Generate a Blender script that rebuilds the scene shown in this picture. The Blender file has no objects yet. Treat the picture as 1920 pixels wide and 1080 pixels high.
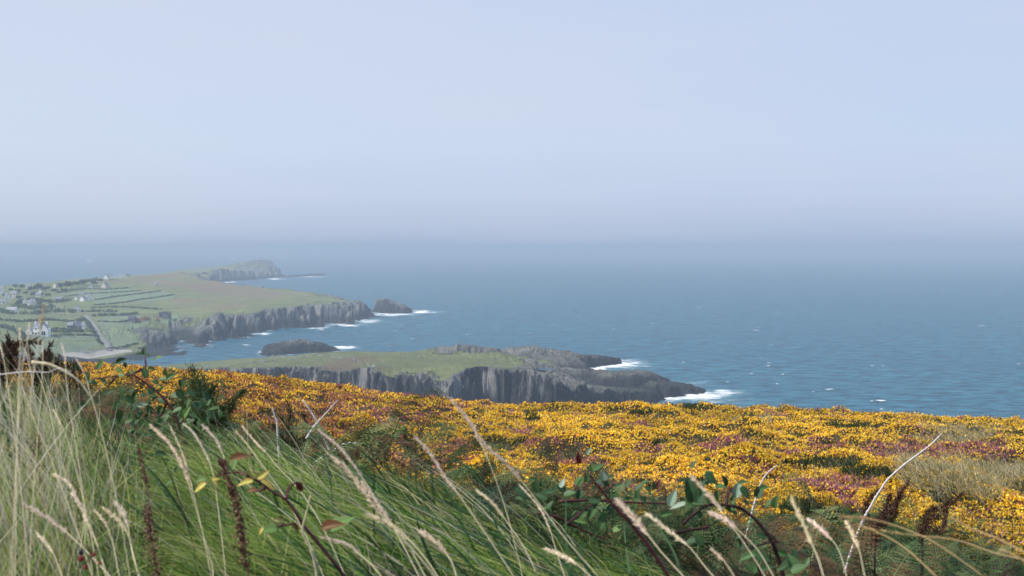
import bpy, math, random
import numpy as np
from mathutils import Vector, Matrix
SC = bpy.context.scene; COL = SC.collection
R = math.radians
random.seed(7); RNG = np.random.default_rng(11)
# ------------------------------------------------------------ camera, sky, sun, exposure
F = 2667.0; PITCH = R(1.675); CZ = 80.0
cd = bpy.data.cameras.new('camera'); cam = bpy.data.objects.new('camera', cd); COL.objects.link(cam)
cam.location = (0, 0, CZ); cam.rotation_euler = (math.pi/2 - PITCH, 0, 0)
cd.sensor_width = 36; cd.lens = 36*F/1920; cd.clip_start = .05; cd.clip_end = 60000
cd.dof.use_dof = True; cd.dof.focus_distance = 14; cd.dof.aperture_fstop = 15
SC.camera = cam
SUN_EL, SUN_AZ = R(47), R(-105)      # azimuth measured from the view direction (+Y), negative = to the left; behind the left shoulder
w = bpy.data.worlds.new('World'); SC.world = w; w.use_nodes = True
N, L = w.node_tree.nodes, w.node_tree.links; N.clear()
sky = N.new('ShaderNodeTexSky'); sky.sky_type = 'NISHITA'; sky.sun_disc = False
sky.sun_elevation = SUN_EL; sky.sun_rotation = SUN_AZ; sky.dust_density = 3.0; sky.air_density = 1.0; sky.altitude = 80
geo = N.new('ShaderNodeTexCoord'); sep = N.new('ShaderNodeSeparateXYZ'); L.new(geo.outputs['Generated'], sep.inputs[0])
rmp = N.new('ShaderNodeValToRGB'); cr = rmp.color_ramp; L.new(sep.outputs['Z'], rmp.inputs[0])
SKYC = [(0.0, (.39,.505,.68)), (.010, (.46,.572,.75)), (.024, (.52,.628,.80)), (.035,(.56,.67,.86)), (.07,(.60,.72,.90)), (.17,(.58,.69,.89)), (1.0,(.30,.43,.72))]
while len(cr.elements) < len(SKYC): cr.elements.new(.5)
for e, (p, c) in zip(cr.elements, SKYC): e.position = p; e.color = (*c, 1)
# paler and faintly warmer towards the sun's side
mr = N.new('ShaderNodeMapRange'); mr.inputs[1].default_value = -.4; mr.inputs[2].default_value = .4; mr.inputs[3].default_value = 1; mr.inputs[4].default_value = 0
L.new(sep.outputs['X'], mr.inputs[0])
tint = N.new('ShaderNodeMix'); tint.data_type = 'RGBA'; tint.inputs[6].default_value = (.95,.96,1.0,1); tint.inputs[7].default_value = (1.09,1.04,1.01,1)
L.new(mr.outputs[0], tint.inputs[0])
mul = N.new('ShaderNodeMix'); mul.data_type = 'RGBA'; mul.blend_type = 'MULTIPLY'; mul.inputs[0].default_value = 1
L.new(rmp.outputs[0], mul.inputs[6]); L.new(tint.outputs[2], mul.inputs[7])
# thin high cloud, hardly there
nz = N.new('ShaderNodeTexNoise'); nz.inputs['Scale'].default_value = 3.2; nz.inputs['Detail'].default_value = 7
mp = N.new('ShaderNodeMapping'); mp.inputs['Scale'].default_value = (1, 1, 4.5); L.new(geo.outputs['Generated'], mp.inputs[0]); L.new(mp.outputs[0], nz.inputs['Vector'])
cl = N.new('ShaderNodeMapRange'); cl.inputs[1].default_value = .4; cl.inputs[2].default_value = .75; cl.inputs[3].default_value = 0; cl.inputs[4].default_value = .42
L.new(nz.outputs[0], cl.inputs[0])
cmx = N.new('ShaderNodeMix'); cmx.data_type = 'RGBA'; cmx.inputs[7].default_value = (.68,.72,.85,1)
L.new(cl.outputs[0], cmx.inputs[0]); L.new(mul.outputs[2], cmx.inputs[6])
bs = N.new('ShaderNodeBackground'); bs.inputs[1].default_value = .06; L.new(sky.outputs[0], bs.inputs[0])
bg = N.new('ShaderNodeBackground'); bg.inputs[1].default_value = .845; L.new(cmx.outputs[2], bg.inputs[0])
mx = N.new('ShaderNodeMixShader'); mx.inputs[0].default_value = .95; L.new(bs.outputs[0], mx.inputs[1]); L.new(bg.outputs[0], mx.inputs[2])
wo = N.new('ShaderNodeOutputWorld'); L.new(mx.outputs[0], wo.inputs[0])
sl = bpy.data.lights.new('sun', 'SUN'); sl.energy = 5.0; sl.angle = R(.5); sl.color = (1, .95, .87)
sun = bpy.data.objects.new('sun', sl); COL.objects.link(sun)
sd = Vector((math.sin(SUN_AZ)*math.cos(SUN_EL), math.cos(SUN_AZ)*math.cos(SUN_EL), math.sin(SUN_EL)))
sun.rotation_euler = (-sd).to_track_quat('-Z', 'Y').to_euler(); sun.location = (-40, -20, 140)
vs = SC.view_settings; vs.view_transform = 'Standard'; vs.look = 'None'; vs.exposure = .25; vs.gamma = 1
SC.cycles.use_denoising = True; SC.cycles.max_bounces = 6; SC.cycles.diffuse_bounces = 2; SC.cycles.transparent_max_bounces = 6
SC.cycles.volume_bounces = 1; SC.cycles.use_adaptive_sampling = True; SC.cycles.adaptive_threshold = .02
SC.cycles.sample_clamp_indirect = 4
HAZE = 1/3750.0
# ------------------------------------------------------------ picture <-> place
CP, SP = math.cos(PITCH), math.sin(PITCH)
def ray(px, py):
    a = (px-960)/F; b = -(py-540)/F; dy = CP + b*SP; return a/dy, (-SP + b*CP)/dy
def at(px, py, D):                       # point seen at a pixel, D metres ahead
    u, v = ray(px, py); return Vector((u*D, D, CZ + v*D))
def onz(px, py, z):                      # point seen at a pixel, at height z
    u, v = ray(px, py); D = (z-CZ)/v; return Vector((u*D, D, z))
_P0 = R(1.98)
def mapD(D, z=0.):                       # distances were first read off with a slightly steeper camera: same rows, new distances
    U = (z-CZ)*math.cos(_P0)+D*math.sin(_P0); Y = D*math.cos(_P0)-(z-CZ)*math.sin(_P0); py = 540-F*U/Y
    return (z-CZ)/ray(960, py)[1]
def oldD(py, z):
    b = -(py-540)/F; dy = math.cos(_P0)+b*math.sin(_P0); return (z-CZ)/((-math.sin(_P0)+b*math.cos(_P0))/dy)
def ctrl_at(px, py, z, D=None):          # control point of a land surface: same picture place, distance remapped
    if D is None: D = oldD(py, z)
    else:
        Y = D*math.cos(_P0)-(z-CZ)*math.sin(_P0); py = 540-F*((z-CZ)*math.cos(_P0)+D*math.sin(_P0))/Y
    D2 = mapD(D); return at(px, py, D2)
def pix(x, y, z):                        # numpy: projected pixel of world points
    Y = y*CP - (z-CZ)*SP; U = (z-CZ)*CP + y*SP
    return 960 + F*x/Y, 540 - F*U/Y
# ------------------------------------------------------------ noise (numpy)
_T = np.random.default_rng(3).random((256, 256)).astype(np.float32)
def vn(x, y, s=0):
    x = np.asarray(x, float)+s*17.31; y = np.asarray(y, float)+s*9.77
    xi = np.floor(x).astype(np.int64); yi = np.floor(y).astype(np.int64); fx = x-xi; fy = y-yi
    fx = fx*fx*(3-2*fx); fy = fy*fy*(3-2*fy)
    g = lambda i, j: _T[i & 255, j & 255]
    return (g(xi,yi)*(1-fx)+g(xi+1,yi)*fx)*(1-fy) + (g(xi,yi+1)*(1-fx)+g(xi+1,yi+1)*fx)*fy
def fbm(x, y, s=0, o=4, k=.5):
    t = 0; a = 1; n = 0
    for i in range(o):
        t = t + a*(vn(x, y, s+i*3)-.5); n += a; a *= k; x = x*2.03+y*.21; y = y*1.97-x*.1
    return t/n*2
def sst(a, b, x): t = np.clip((x-a)/(b-a), 0, 1); return t*t*(3-2*t)
def sdf(poly, X, Y):                     # + inside
    P = np.array(poly, float); d2 = np.full(X.shape, 1e18); ins = np.zeros(X.shape, bool)
    for i in range(len(P)):
        ax, ay = P[i]; bx, by = P[(i+1) % len(P)]; ex, ey = bx-ax, by-ay
        t = np.clip(((X-ax)*ex+(Y-ay)*ey)/(ex*ex+ey*ey+1e-9), 0, 1)
        d2 = np.minimum(d2, (X-ax-t*ex)**2+(Y-ay-t*ey)**2)
        c = ((ay > Y) != (by > Y)); 
        with np.errstate(divide='ignore', invalid='ignore'):
            ins ^= c & (X < (bx-ax)*(Y-ay)/(by-ay+1e-12)+ax)
    return np.where(ins, 1, -1)*np.sqrt(d2)
def rbf(pts, vals, X, Y, c=12.0):
    P = np.array(pts, float); V = np.array(vals, float); m = V.mean(0)
    A = -np.sqrt(((P[:, None]-P[None])**2).sum(2)+c*c)
    n = len(P); M = np.zeros((n+1, n+1)); M[:n, :n] = A; M[n, :n] = 1; M[:n, n] = 1
    M[:n, :n] -= np.eye(n)*2.0
    rhs = np.zeros((n+1,)+V.shape[1:]); rhs[:n] = V
    W = np.linalg.solve(M, rhs); out = np.zeros(X.shape)+W[n]
    for i in range(n): out -= W[i]*np.sqrt((X-P[i, 0])**2+(Y-P[i, 1])**2+c*c)
    return out
def idw(pts, vals, X, Y, p=4):
    s = 0; t = 0
    for (a, b), v in zip(pts, vals):
        k = 1/((X-a)**2+(Y-b)**2+20)**(p/2); s = s+k*v; t = t+k
    return s/t
# ------------------------------------------------------------ meshes
def tag(o, label=None, cat=None, group=None, kind=None):
    if label: o['label'] = label
    if cat: o['category'] = cat
    if group: o['group'] = group
    if kind: o['kind'] = kind
    return o
def link(name, me, mat=None, parent=None, smooth=True):
    o = bpy.data.objects.new(name, me); COL.objects.link(o)
    if mat and not me.materials: me.materials.append(mat)
    if parent: o.parent = parent
    return o
def nmesh(name, V, Fc, mat=None, parent=None, smooth=True, attrs=None):
    V = np.asarray(V, np.float32); Fc = np.asarray(Fc, np.int32); k = Fc.shape[1]
    me = bpy.data.meshes.new(name)
    me.vertices.add(len(V)); me.vertices.foreach_set('co', V.ravel())
    me.loops.add(Fc.size); me.loops.foreach_set('vertex_index', Fc.ravel())
    me.polygons.add(len(Fc)); me.polygons.foreach_set('loop_start', np.arange(0, Fc.size, k, dtype=np.int32))
    me.polygons.foreach_set('use_smooth', np.full(len(Fc), smooth))
    for an, av in (attrs or {}).items():
        av = np.asarray(av, np.float32)
        if av.ndim == 1:
            a = me.attributes.new(an, 'FLOAT', 'POINT'); a.data.foreach_set('value', av)
        else:
            a = me.attributes.new(an, 'FLOAT_COLOR', 'POINT'); a.data.foreach_set('color', np.hstack([av, np.ones((len(av), 1))]).astype(np.float32).ravel())
    me.update(calc_edges=True)
    return link(name, me, mat, parent)
def pmesh(name, V, Fc, mat=None, parent=None, smooth=False):
    me = bpy.data.meshes.new(name); me.from_pydata([tuple(v) for v in V], [], Fc)
    me.polygons.foreach_set('use_smooth', [smooth]*len(Fc)); me.update()
    return link(name, me, mat, parent)
def empty(name, loc, rz=0):
    o = bpy.data.objects.new(name, None); COL.objects.link(o); o.location = loc; o.rotation_euler = (0, 0, rz); return o
def gridfaces(nr, nc, keep=None):
    i = np.arange(nr-1)[:, None]*nc+np.arange(nc-1)[None]; f = np.stack([i, i+1, i+nc+1, i+nc], -1).reshape(-1, 4)
    return f[keep.ravel()] if keep is not None else f
def compact(V, Fc, attrs):
    u, inv = np.unique(Fc, return_inverse=True); return V[u], inv.reshape(Fc.shape), {k: a[u] for k, a in attrs.items()}
# ------------------------------------------------------------ materials
class M:
    def __init__(s, name):
        s.m = bpy.data.materials.new(name); s.m.use_nodes = True; s.N = s.m.node_tree.nodes; s.L = s.m.node_tree.links; s.N.clear()
        s.out = s.N.new('ShaderNodeOutputMaterial'); s.p = s.N.new('ShaderNodeBsdfPrincipled'); s.L.new(s.p.outputs[0], s.out.inputs[0])
    def n(s, t, ins=None, **kw):
        x = s.N.new('ShaderNode'+t)
        for k, v in kw.items(): setattr(x, k, v)
        for k, v in (ins or {}).items(): s.put(x.inputs[k], v)
        return x
    def put(s, sock, v):
        if hasattr(v, 'is_output'): s.L.new(v, sock)
        elif isinstance(v, tuple) and len(v) == 3 and sock.type == 'RGBA': sock.default_value = (*v, 1)
        else: sock.default_value = v
    def attr(s, n, col=False): x = s.n('Attribute', attribute_name=n); return x.outputs['Color' if col else 'Fac']
    def pos(s, sc=(1,1,1), rot=(0,0,0)):
        g = s.n('NewGeometry'); m = s.n('Mapping', {'Vector': g.outputs['Position'], 'Scale': sc, 'Rotation': rot}); return m.outputs[0]
    def noise(s, vec, scale, det=4, rough=.55): return s.n('TexNoise', {'Vector': vec, 'Scale': scale, 'Detail': det, 'Roughness': rough}).outputs[0]
    def rng(s, v, a, b, c=0., d=1., sm=False):
        x = s.n('MapRange', {0: v, 1: a, 2: b, 3: c, 4: d}); 
        if sm: x.interpolation_type = 'SMOOTHSTEP'
        return x.outputs[0]
    def math(s, op, a, b=0.): return s.n('Math', {0: a, 1: b}, operation=op).outputs[0]
    def mix(s, f, a, b, mode='MIX'): return s.n('Mix', {0: f, 6: a, 7: b}, data_type='RGBA', blend_type=mode).outputs[2]
    def bump(s, h, st=.5, dist=1., nrm=None):
        x = s.n('Bump', {'Height': h, 'Strength': st, 'Distance': dist}); 
        if nrm is not None: s.put(x.inputs['Normal'], nrm)
        return x.outputs[0]
    def set(s, **k):
        for a, v in k.items(): s.put(s.p.inputs[{'col':'Base Color','rough':'Roughness','nrm':'Normal','spec':'Specular IOR Level','ior':'IOR'}[a]], v)
        return s.m
def simple(name, col, rough=.7, var=.15, scale=8, spec=.3):
    m = M(name); v = m.n('TexCoord').outputs['Object']; n = m.noise(v, scale, 5)
    c2 = tuple(c*(1-var) for c in col); c3 = tuple(min(1, c*(1+var)) for c in col)
    return m.set(col=m.mix(n, c2, c3), rough=rough, spec=spec, nrm=m.bump(n, .25, .02))
def foliage(name, trans=.3, rough=.55, spec=.3, veins=False):
    m = M(name); c = m.attr('col', True)
    if veins: c = m.mix(.35, c, m.mix(m.noise(m.n('TexCoord').outputs['Object'], 60, 3), (.3,.3,.3), (1.6,1.6,1.6)), 'MULTIPLY')
    m.set(col=c, rough=rough, spec=spec)
    t = m.n('BsdfTranslucent', {'Color': c}); x = m.n('MixShader', {0: trans, 1: m.p.outputs[0], 2: t.outputs[0]}); m.L.new(x.outputs[0], m.out.inputs[0])
    return m.m
# ------------------------------------------------------------ materials of land and sea
def land_mat(name, pale=False):
    q = (lambda c, k: tuple(min(.6, v*k) for v in c)) if pale else (lambda c, k: c)  # pale: colours lifted to carry extra distance haze
    m = M(name); P = m.pos()
    rock, brown, field, sand = m.attr('rock'), m.attr('brown'), m.attr('field'), m.attr('sand')
    n1 = m.noise(P, .035, 6); n2 = m.noise(P, .25, 5); n3 = m.noise(P, 1.1, 4)
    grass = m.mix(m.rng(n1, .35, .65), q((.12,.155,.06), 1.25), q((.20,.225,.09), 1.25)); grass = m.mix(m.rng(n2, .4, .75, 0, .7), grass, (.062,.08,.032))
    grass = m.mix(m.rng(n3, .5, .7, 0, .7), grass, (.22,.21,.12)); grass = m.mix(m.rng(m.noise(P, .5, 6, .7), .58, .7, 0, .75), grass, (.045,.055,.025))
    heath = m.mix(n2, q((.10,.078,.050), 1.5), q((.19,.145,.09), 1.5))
    fld = m.mix(m.noise(m.pos((1,.25,1)), .06, 4), (.17,.225,.13), (.21,.26,.15)); fld = m.mix(m.rng(n1, .5, .7, 0, .35), fld, (.17,.19,.08))
    c = m.mix(m.rng(m.math('ADD', brown, m.math('MULTIPLY', m.math('SUBTRACT', n2, .5), 1.3)), .3, .7), grass, heath)
    c = m.mix(m.rng(field, .45, .55), c, fld)
    c = m.mix(m.rng(m.math('ADD', sand, m.math('MULTIPLY', m.math('SUBTRACT', n3, .5), .5)), .4, .6), c, m.mix(n3, (.33,.31,.27), (.5,.47,.41)))
    # rock: tilted strata, sunlit upper faces painted paler, dark wet faces near the water
    S = m.pos((1,.55,.16), (R(0), R(16), R(25))); r1 = m.noise(S, .32, 7, .68); r2 = m.noise(S, 1.3, 6, .7); r3 = m.noise(P, .09, 5)
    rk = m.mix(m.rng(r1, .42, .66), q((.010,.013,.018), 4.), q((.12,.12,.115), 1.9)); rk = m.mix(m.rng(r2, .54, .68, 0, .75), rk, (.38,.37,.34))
    lit_panel = m.noise(m.pos((1,.3,.07), (0,R(12),R(25))), .11, 5, .6); rk = m.mix(m.rng(lit_panel, .52, .57, 0, .7), rk, (.36,.35,.33)); rk = m.mix(m.rng(lit_panel, .47, .41, 0, .8), rk, q((.006,.008,.014), 7.))  # lit and dark cliff panels put into the rock colour
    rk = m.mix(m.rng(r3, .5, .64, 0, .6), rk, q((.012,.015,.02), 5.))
    sp = m.n('SeparateXYZ', {0: m.n('NewGeometry').outputs['Position']})
    wet = m.rng(m.math('ADD', sp.outputs[2], m.math('MULTIPLY', r2, 4.)), 7.5, 12, 1, 0)
    rk = m.mix(m.math('MULTIPLY', wet, .9), rk, (.022,.025,.028))
    nz = m.n('SeparateXYZ', {0: m.n('NewGeometry').outputs['Normal']}).outputs[2]
    moss = m.math('MULTIPLY', m.rng(nz, .55, .85), m.rng(n2, .4, .6)); moss = m.math('MULTIPLY', moss, m.rng(sp.outputs[2], 5, 9))
    rk = m.mix(m.math('MULTIPLY', moss, .75), rk, (.12,.125,.065))
    sun_top = m.math('MULTIPLY', m.rng(nz, .45, .85), m.rng(r2, .38, .58)); rk = m.mix(m.math('MULTIPLY', m.math('MULTIPLY', sun_top, m.rng(sp.outputs[2], 5, 10)), .8), rk, (.27,.27,.25))  # up-facing rock painted paler, as if catching the sun
    rf = m.rng(m.math('ADD', rock, m.math('MULTIPLY', m.math('SUBTRACT', n3, .5), .9)), .38, .6)
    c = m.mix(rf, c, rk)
    h = m.mix(rf, m.noise(P, .8, 5), m.math('ADD', m.math('MULTIPLY', r1, 2.2), r2))
    return m.set(col=c, rough=.85, spec=.15, nrm=m.bump(h, 1., 2.4))
LAND = land_mat('turf_and_rock'); LAND_HAZED = land_mat('hazed_turf_and_rock', True)  # second copy, for the far coast, has haze painted into its colours
def sea_mat():
    m = M('sea_water'); foam = m.attr('foam')
    P = m.pos((.45,1,1), (0,0,R(-14))); P2 = m.pos((.6,1,1), (0,0,R(20)))
    a = m.noise(P, .028, 4); b = m.noise(P2, .11, 5, .6); c = m.noise(P, .4, 4, .6)
    big = m.noise(m.pos((.3,1,1)), .006, 4)
    col = m.mix(m.rng(m.math('ADD', m.math('MULTIPLY', b, .6), m.math('MULTIPLY', c, .4)), .40, .60), (.0,.020,.042), (.026,.165,.235)); col = m.mix(m.rng(big, .4, .65, 0, .5), col, (.012,.075,.125))
    # whitecaps: sparse flecks, surf: noise broken foam
    wv = m.n('TexVoronoi', {'Vector': m.pos((.16,.5,1), (0,0,R(-14))), 'Scale': .10, 'Randomness': 1.}, feature='F1')
    fl = m.math('MULTIPLY', m.rng(wv.outputs['Distance'], .10, .03), m.rng(m.noise(m.pos((.5,1,1)), .01, 3), .50, .60))
    fl = m.math('MULTIPLY', fl, m.rng(m.noise(P, .45, 4), .5, .62))
    fn = m.noise(m.pos((.3,1,1), (0,0,R(12))), .26, 8, .75)
    surf = m.rng(m.math('ADD', foam, m.math('MULTIPLY', m.math('SUBTRACT', fn, .5), 3.2)), .58, 1.0)
    surf = m.math('MULTIPLY', surf, m.rng(foam, .02, .15))
    milk = m.rng(foam, .15, .9, 0, .5)
    col = m.mix(milk, col, (.12,.26,.30))
    f = m.math('MAXIMUM', surf, fl)
    col = m.mix(f, col, (.82,.83,.84))
    h = m.math('ADD', m.math('MULTIPLY', a, 4.5), m.math('ADD', m.math('MULTIPLY', b, 2.6), m.math('MULTIPLY', c, .6)))
    rough = m.rng(f, 0, 1, .32, .9)
    return m.set(col=col, rough=rough, ior=1.33, spec=m.rng(f, 0, 1, .05, .1), nrm=m.bump(h, .8, .9))
SEA = sea_mat()
def w2(l): return [(onz(a, b, 0).x, onz(a, b, 0).y) if abs(a) < 1e4 else b for a, b in l]
def coast(l):                            # ('p',px,py) traced waterline points, ('w',x,y) hidden shores
    return [tuple(onz(q[1], q[2], 0)[:2]) if q[0] == 'p' else (q[1]/q[2]*mapD(q[2]), mapD(q[2])) for q in l]
# ------------------------------------------------------------ coastlines
HEAD = coast([('w',-420,800),('w',-330,868),('p',180,695),('p',300,691),('p',360,686),('p',430,681),('p',480,675),('p',520,670),
 ('w',-118,950),('w',-62,925),('w',-20,922),('w',25,930),('p',1120,677),('p',1168,681),('p',1140,685),('p',1110,688),('p',1094,692),('p',1092,697),('p',1108,701),
 ('w',62,822),('w',82,792),('p',1290,729),('p',1325,733),('p',1318,738),('p',1290,739),('p',1262,737),('p',1283,743),('p',1255,745),('p',1232,743),
 ('p',1238,750),('p',1222,756),('w',50,682),('w',36,662),('w',22,648),('w',8,650),('w',-6,667),('w',-18,662),('w',-27,650),('w',-36,650),('w',-44,664),('w',-52,672),('w',-62,668),('w',-74,677),('w',-84,686),
 ('w',-95,694),('w',-104,716),('w',-114,716),('w',-122,706),('w',-126,738),('w',-145,752),('w',-165,765),('w',-200,772),('w',-300,740),('w',-420,720)])
MAIN = coast([('w',-1500,700),('w',-420,760),('w',-330,868),('p',190,685),('p',225,676),('p',262,671),('p',300,668),('p',322,664),('p',330,655),('p',318,646),('p',322,638),('p',345,638),('p',362,645),('p',384,650),('p',378,640),
 ('p',404,633),('p',425,633),('p',452,631),('p',450,626),('p',500,622),('p',508,618),('p',545,615),('p',594,612),('p',588,606),('p',620,607),('p',655,608),('p',640,602),('p',672,598),('p',681,591),('w',-172,1545),
 ('w',-205,1605),('w',-240,1660),('w',-330,1720),('w',-400,1830),('w',-455,2050),('w',-500,2250),('p',408,541),('p',398,536),('p',399,531),('p',440,526),('p',478,524),('p',500,522),('p',533,519),
 ('w',-560,3120),('w',-700,3150),('w',-800,2500),('w',-700,2150),('w',-640,1950),('w',-640,1820),('w',-900,1750),('w',-1500,1700)])
ISLET = coast([('p',488,664),('p',492,658),('w',-160,1060),('w',-140,1075),('p',600,650),('p',630,654),('p',640,657),('p',612,661),('p',580,662),('w',-150,990),('p',500,668)])
STACK = coast([('p',698,585),('w',-143,1560),('w',-120,1565),('p',740,582),('p',773,586),('p',760,588),('p',735,588),('p',715,587)])
REEF = coast([('p',530,520),('p',560,518),('p',600,515),('p',612,516),('p',600,517.2),('p',560,519.4)])
def landmass(name, poly, ctrl, us, Ds, wcliff, amp, seed, extra=None, hmax=None, prof=2.4, cap=None, fs=1., mat=None):
    U, D = np.meshgrid(us, Ds); X = U*D; Y = D.copy()
    pts = []; zv = []; rv = []; bv = []; wv = []
    for q in ctrl:
        p = ctrl_at(q[0], q[1], q[2], q[5] if len(q) > 5 else None)
        pts.append((p.x, p.y)); zv.append(p.z); rv.append(q[3] if len(q) > 3 else 0); bv.append(q[4] if len(q) > 4 else 0)
    s = sdf(poly, X, Y); Hr = np.clip(rbf(pts, zv, X, Y), 1.2, hmax or 60); rel = np.clip(Hr/13, .3, 1.15)
    s = s + amp*rel*(.9*fbm(X/26/fs, Y/26/fs, seed, 3) + 1.1*(.55-2*np.abs(fbm((X/10+Y/30)/fs, Y/15/fs, seed+1, 4))) + .7*fbm(X/2.6/fs, Y/4/fs, seed+2, 3) + .75*(.5-2*np.abs(fbm(X/5/fs, Y/9/fs, seed+3, 2))))
    H = Hr if cap is None else np.minimum(Hr, np.interp(pix(X, Y, X*0)[0], *cap)); rel = np.where(H < Hr-.5, np.minimum(rel, .3), rel)
    rk = np.clip(idw(pts, rv, X, Y), 0, 1); br = np.clip(idw(pts, bv, X, Y, 3), 0, 1)*.72
    H = H + rk*rel*(2.6*fbm(X/16+Y/50, Y/30-X/90, seed+5, 4)+1.9*(1-3*np.abs(fbm(X/6+Y/30, Y/14, seed+6, 4)))) + (1-rk)*.5*fbm(X/30, Y/30, seed+7, 3)
    H = H + rk*np.clip(rel, .5, 1)*1.1*(.5-2.2*np.abs(fbm(X/3.2+Y/14, Y/6-X/30, seed+16, 3)))
    H = np.maximum(H, .8)
    wc = wcliff*np.clip(rel,.5,1)*(1+.7*fbm(X/40, Y/40, seed+8, 2)); t = np.clip(s/wc, 0, 1)
    ledge = .10*fbm(X/5, Y/5, seed+9, 3)*np.sin(np.pi*t)
    h = H*np.clip(1-(1-t)**prof+ledge, 0, 1.05); h = np.where(s < 0, s*.9, h)
    # apron of rocks at the foot
    apron = sst(-amp*1.6, 1, s)*(1.9*np.clip(fbm(X/4, Y/5, seed+12, 4)+.25, 0, 1))-.35; h = np.where(s < 1.5, np.maximum(h, np.where(s > -amp*1.6, apron, -9)), h)
    h = np.maximum(h, -3)
    rock = np.maximum(1-sst(.72, 1.25, s/wc), sst(.35, .75, rk+.35*fbm(X/12, Y/12, seed+13, 3)))
    A = {'rock': rock, 'brown': br+.55*fbm(X/45, Y/70, seed+14, 4), 'field': np.zeros_like(h), 'sand': np.zeros_like(h)}
    h0 = h.copy()
    if extra: h = extra(X, Y, h, A, s)
    # overhang and ragged faces
    steep = sst(.05, .3, t)*sst(1.0, .7, t)
    X2 = X+steep*.9*fbm(h/2.2, X/7, seed+20, 3); Y2 = Y+steep*1.1*fbm(h/3.1, X/4, seed+21, 3)
    V = np.stack([X2, Y2, h], -1).reshape(-1, 3); nr, nc = X.shape
    k = h > -2.9; keep = k[:-1, :-1] | k[1:, :-1] | k[:-1, 1:] | k[1:, 1:]
    Fc = gridfaces(nr, nc, keep); V, Fc, A = compact(V, Fc, {a: b.ravel() for a, b in A.items()})
    o = nmesh(name, V, Fc, mat or LAND, attrs=A)
    f = lambda x, y: h0[np.clip(int(np.searchsorted(Ds, y)), 0, nr-1), np.clip(int(np.searchsorted(us, x/y)), 0, nc-1)]
    return o, f
def inpoly(poly, px, py): return sdf(poly, px, py) 
hc = [(310,689,2.5,.2),(380,688,4,.1),(430,684,6,.3),(480,676,6,0),(430,688,8,.6),(510,680,12,.2),(545,688,15,.2),(590,690,16,.1,1.3),(650,692,16.5,0,1.3),(620,683,16,0,1.3),(700,700,16,0,.2),(745,712,14,.1),(790,716,13,.1),(830,702,17,0),
 (900,691,19,.1),(960,692,19,.2),(1000,698,19,.4),(1040,705,17,.7),(1085,714,12,.9),(560,671,8,0,0,880),(560,670,3,0,0,925),(600,668,3.5,0,0,925),(640,662,5,0,0,920),(700,664,5,0,0,915),(760,667,4,.2,0,910),(820,667,5,.4,0,905),(520,671,1.5,0,0,940),(600,680,15,0,.5),(650,659.5,12,0),(700,663,12,0),(760,666,11.5,0),(860,665,12,.3),(640,676,16.5,0,1),(700,681,17,0,.3),(800,686,17,0),(900,676,15,0),(960,669,13,.2),
 (870,659,13,.9),(920,656,13,1),(1000,656,12,1),(1040,660,11,1),(1060,663,10,1),(1100,669,7,1),(1130,672,5,1),(1000,680,9,.5),(1050,690,7,1),(1090,700,6,1),(1115,699,7.2,1),(1115,0,2.5,1,0,820),(1180,703,6.8,1),(1180,0,2.5,1,0,808),(1230,713,5,1),(1110,0,2,1,0,747),(1150,0,1.2,1,0,744),(1190,0,1,1,0,738),(1060,0,7,1,0,748),(1262,724,3,1),(1310,730,2,1),(1130,730,7.5,1),(1200,735,5.5,1),(1080,726,9,.9)]
def head_extra(X, Y, h, A, s):
    px, py = pix(X, Y, h)
    # gullies separating the rock fingers
    return h
head, head_z = landmass('headland', HEAD, hc, np.linspace(ray(60,540)[0], ray(1345,540)[0], 1250), np.linspace(mapD(622), mapD(978), 600), 5.5, 3.2, 1, head_extra, cap=([1085, 1112, 1200, 1250, 1330], [30, 7.6, 7.0, 5.2, 2.2]))
tag(head, 'grassy headland with dark cliffs and rocky fingers beyond the gorse', 'headland', kind='structure')
mc = [(-60,660,12),(60,650,10),(130,650,8),(180,667,1.5),(240,660,2,.3),(290,655,3,1),(310,650,2.5,1),(290,640,6,.9),(250,645,6),(68,628,14),(0,628,16),(-60,628,17),(130,635,11),(230,612,12),(200,594,16),(165,596,16),(100,600,16),(20,600,18),(150,578,17),(60,578,19),(230,585,15),(300,594,13,0,.2),(300,610,10,.2),(330,618,6,1),
 (340,604,12,.5,.1),(345,628,2.5,1),(395,597,15.5,.3,.2),(440,590,16,.3,.2),(500,587,15,.3,.1),(560,576,18,.2),(595,572,18,.3),(640,570,17,.4),(675,570,14,.8),(250,570,18,0,.2),(300,560,20,0,.1),(350,562,20,0,.8),(390,575,18,0,.9),(430,572,18,0,.9),(500,572,18,0,0),
 (350,533,27,0,1),(330,540,26,.1,.9),(380,540,24,0,1),(410,549,20,0,.9),(460,557,18,0,.8),(540,562,18,0,.4),(600,561,17,0,.3),(640,560,16.5,.2,.1),(670,564,14.5,.6),
 (0,541,27),(60,536,29),(120,530,32),(150,528,32),(200,521.5,33,0,.4),(250,518,32,0,.8),(300,514,31,0,.8),(280,540,26,0,.1),(200,542,25),(150,560,20),(80,560,21),(0,560,21),(230,528,29,0,.9),(330,524,27,.1,.7),
 (340,511,30,.2,.9),(400,508,25,.5,.8),(440,500,28,.4,.5),(460,491.5,31.2,.5,.3),(478,489,34,.6,.2),(492,489,33.5,.6,.2),(502,492,30,.7),(512,497,24.5,.9),(520,503,17.7,.9),(526,512,10,1),(-100,0,14,0,0,1700),(0,0,12,0,0,1740),(100,0,12,0,0,1780),(170,0,14,0,0,1830),(230,0,14,0,0,2050),(290,0,14,0,0,2350),(330,0,12,0,0,2650),(390,0,12,0,0,2950),(280,0,8,0,0,2900),(480,0,14,0,0,3120),(400,520,12,.7,.5),(370,530,14,.6,.8)]
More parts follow.
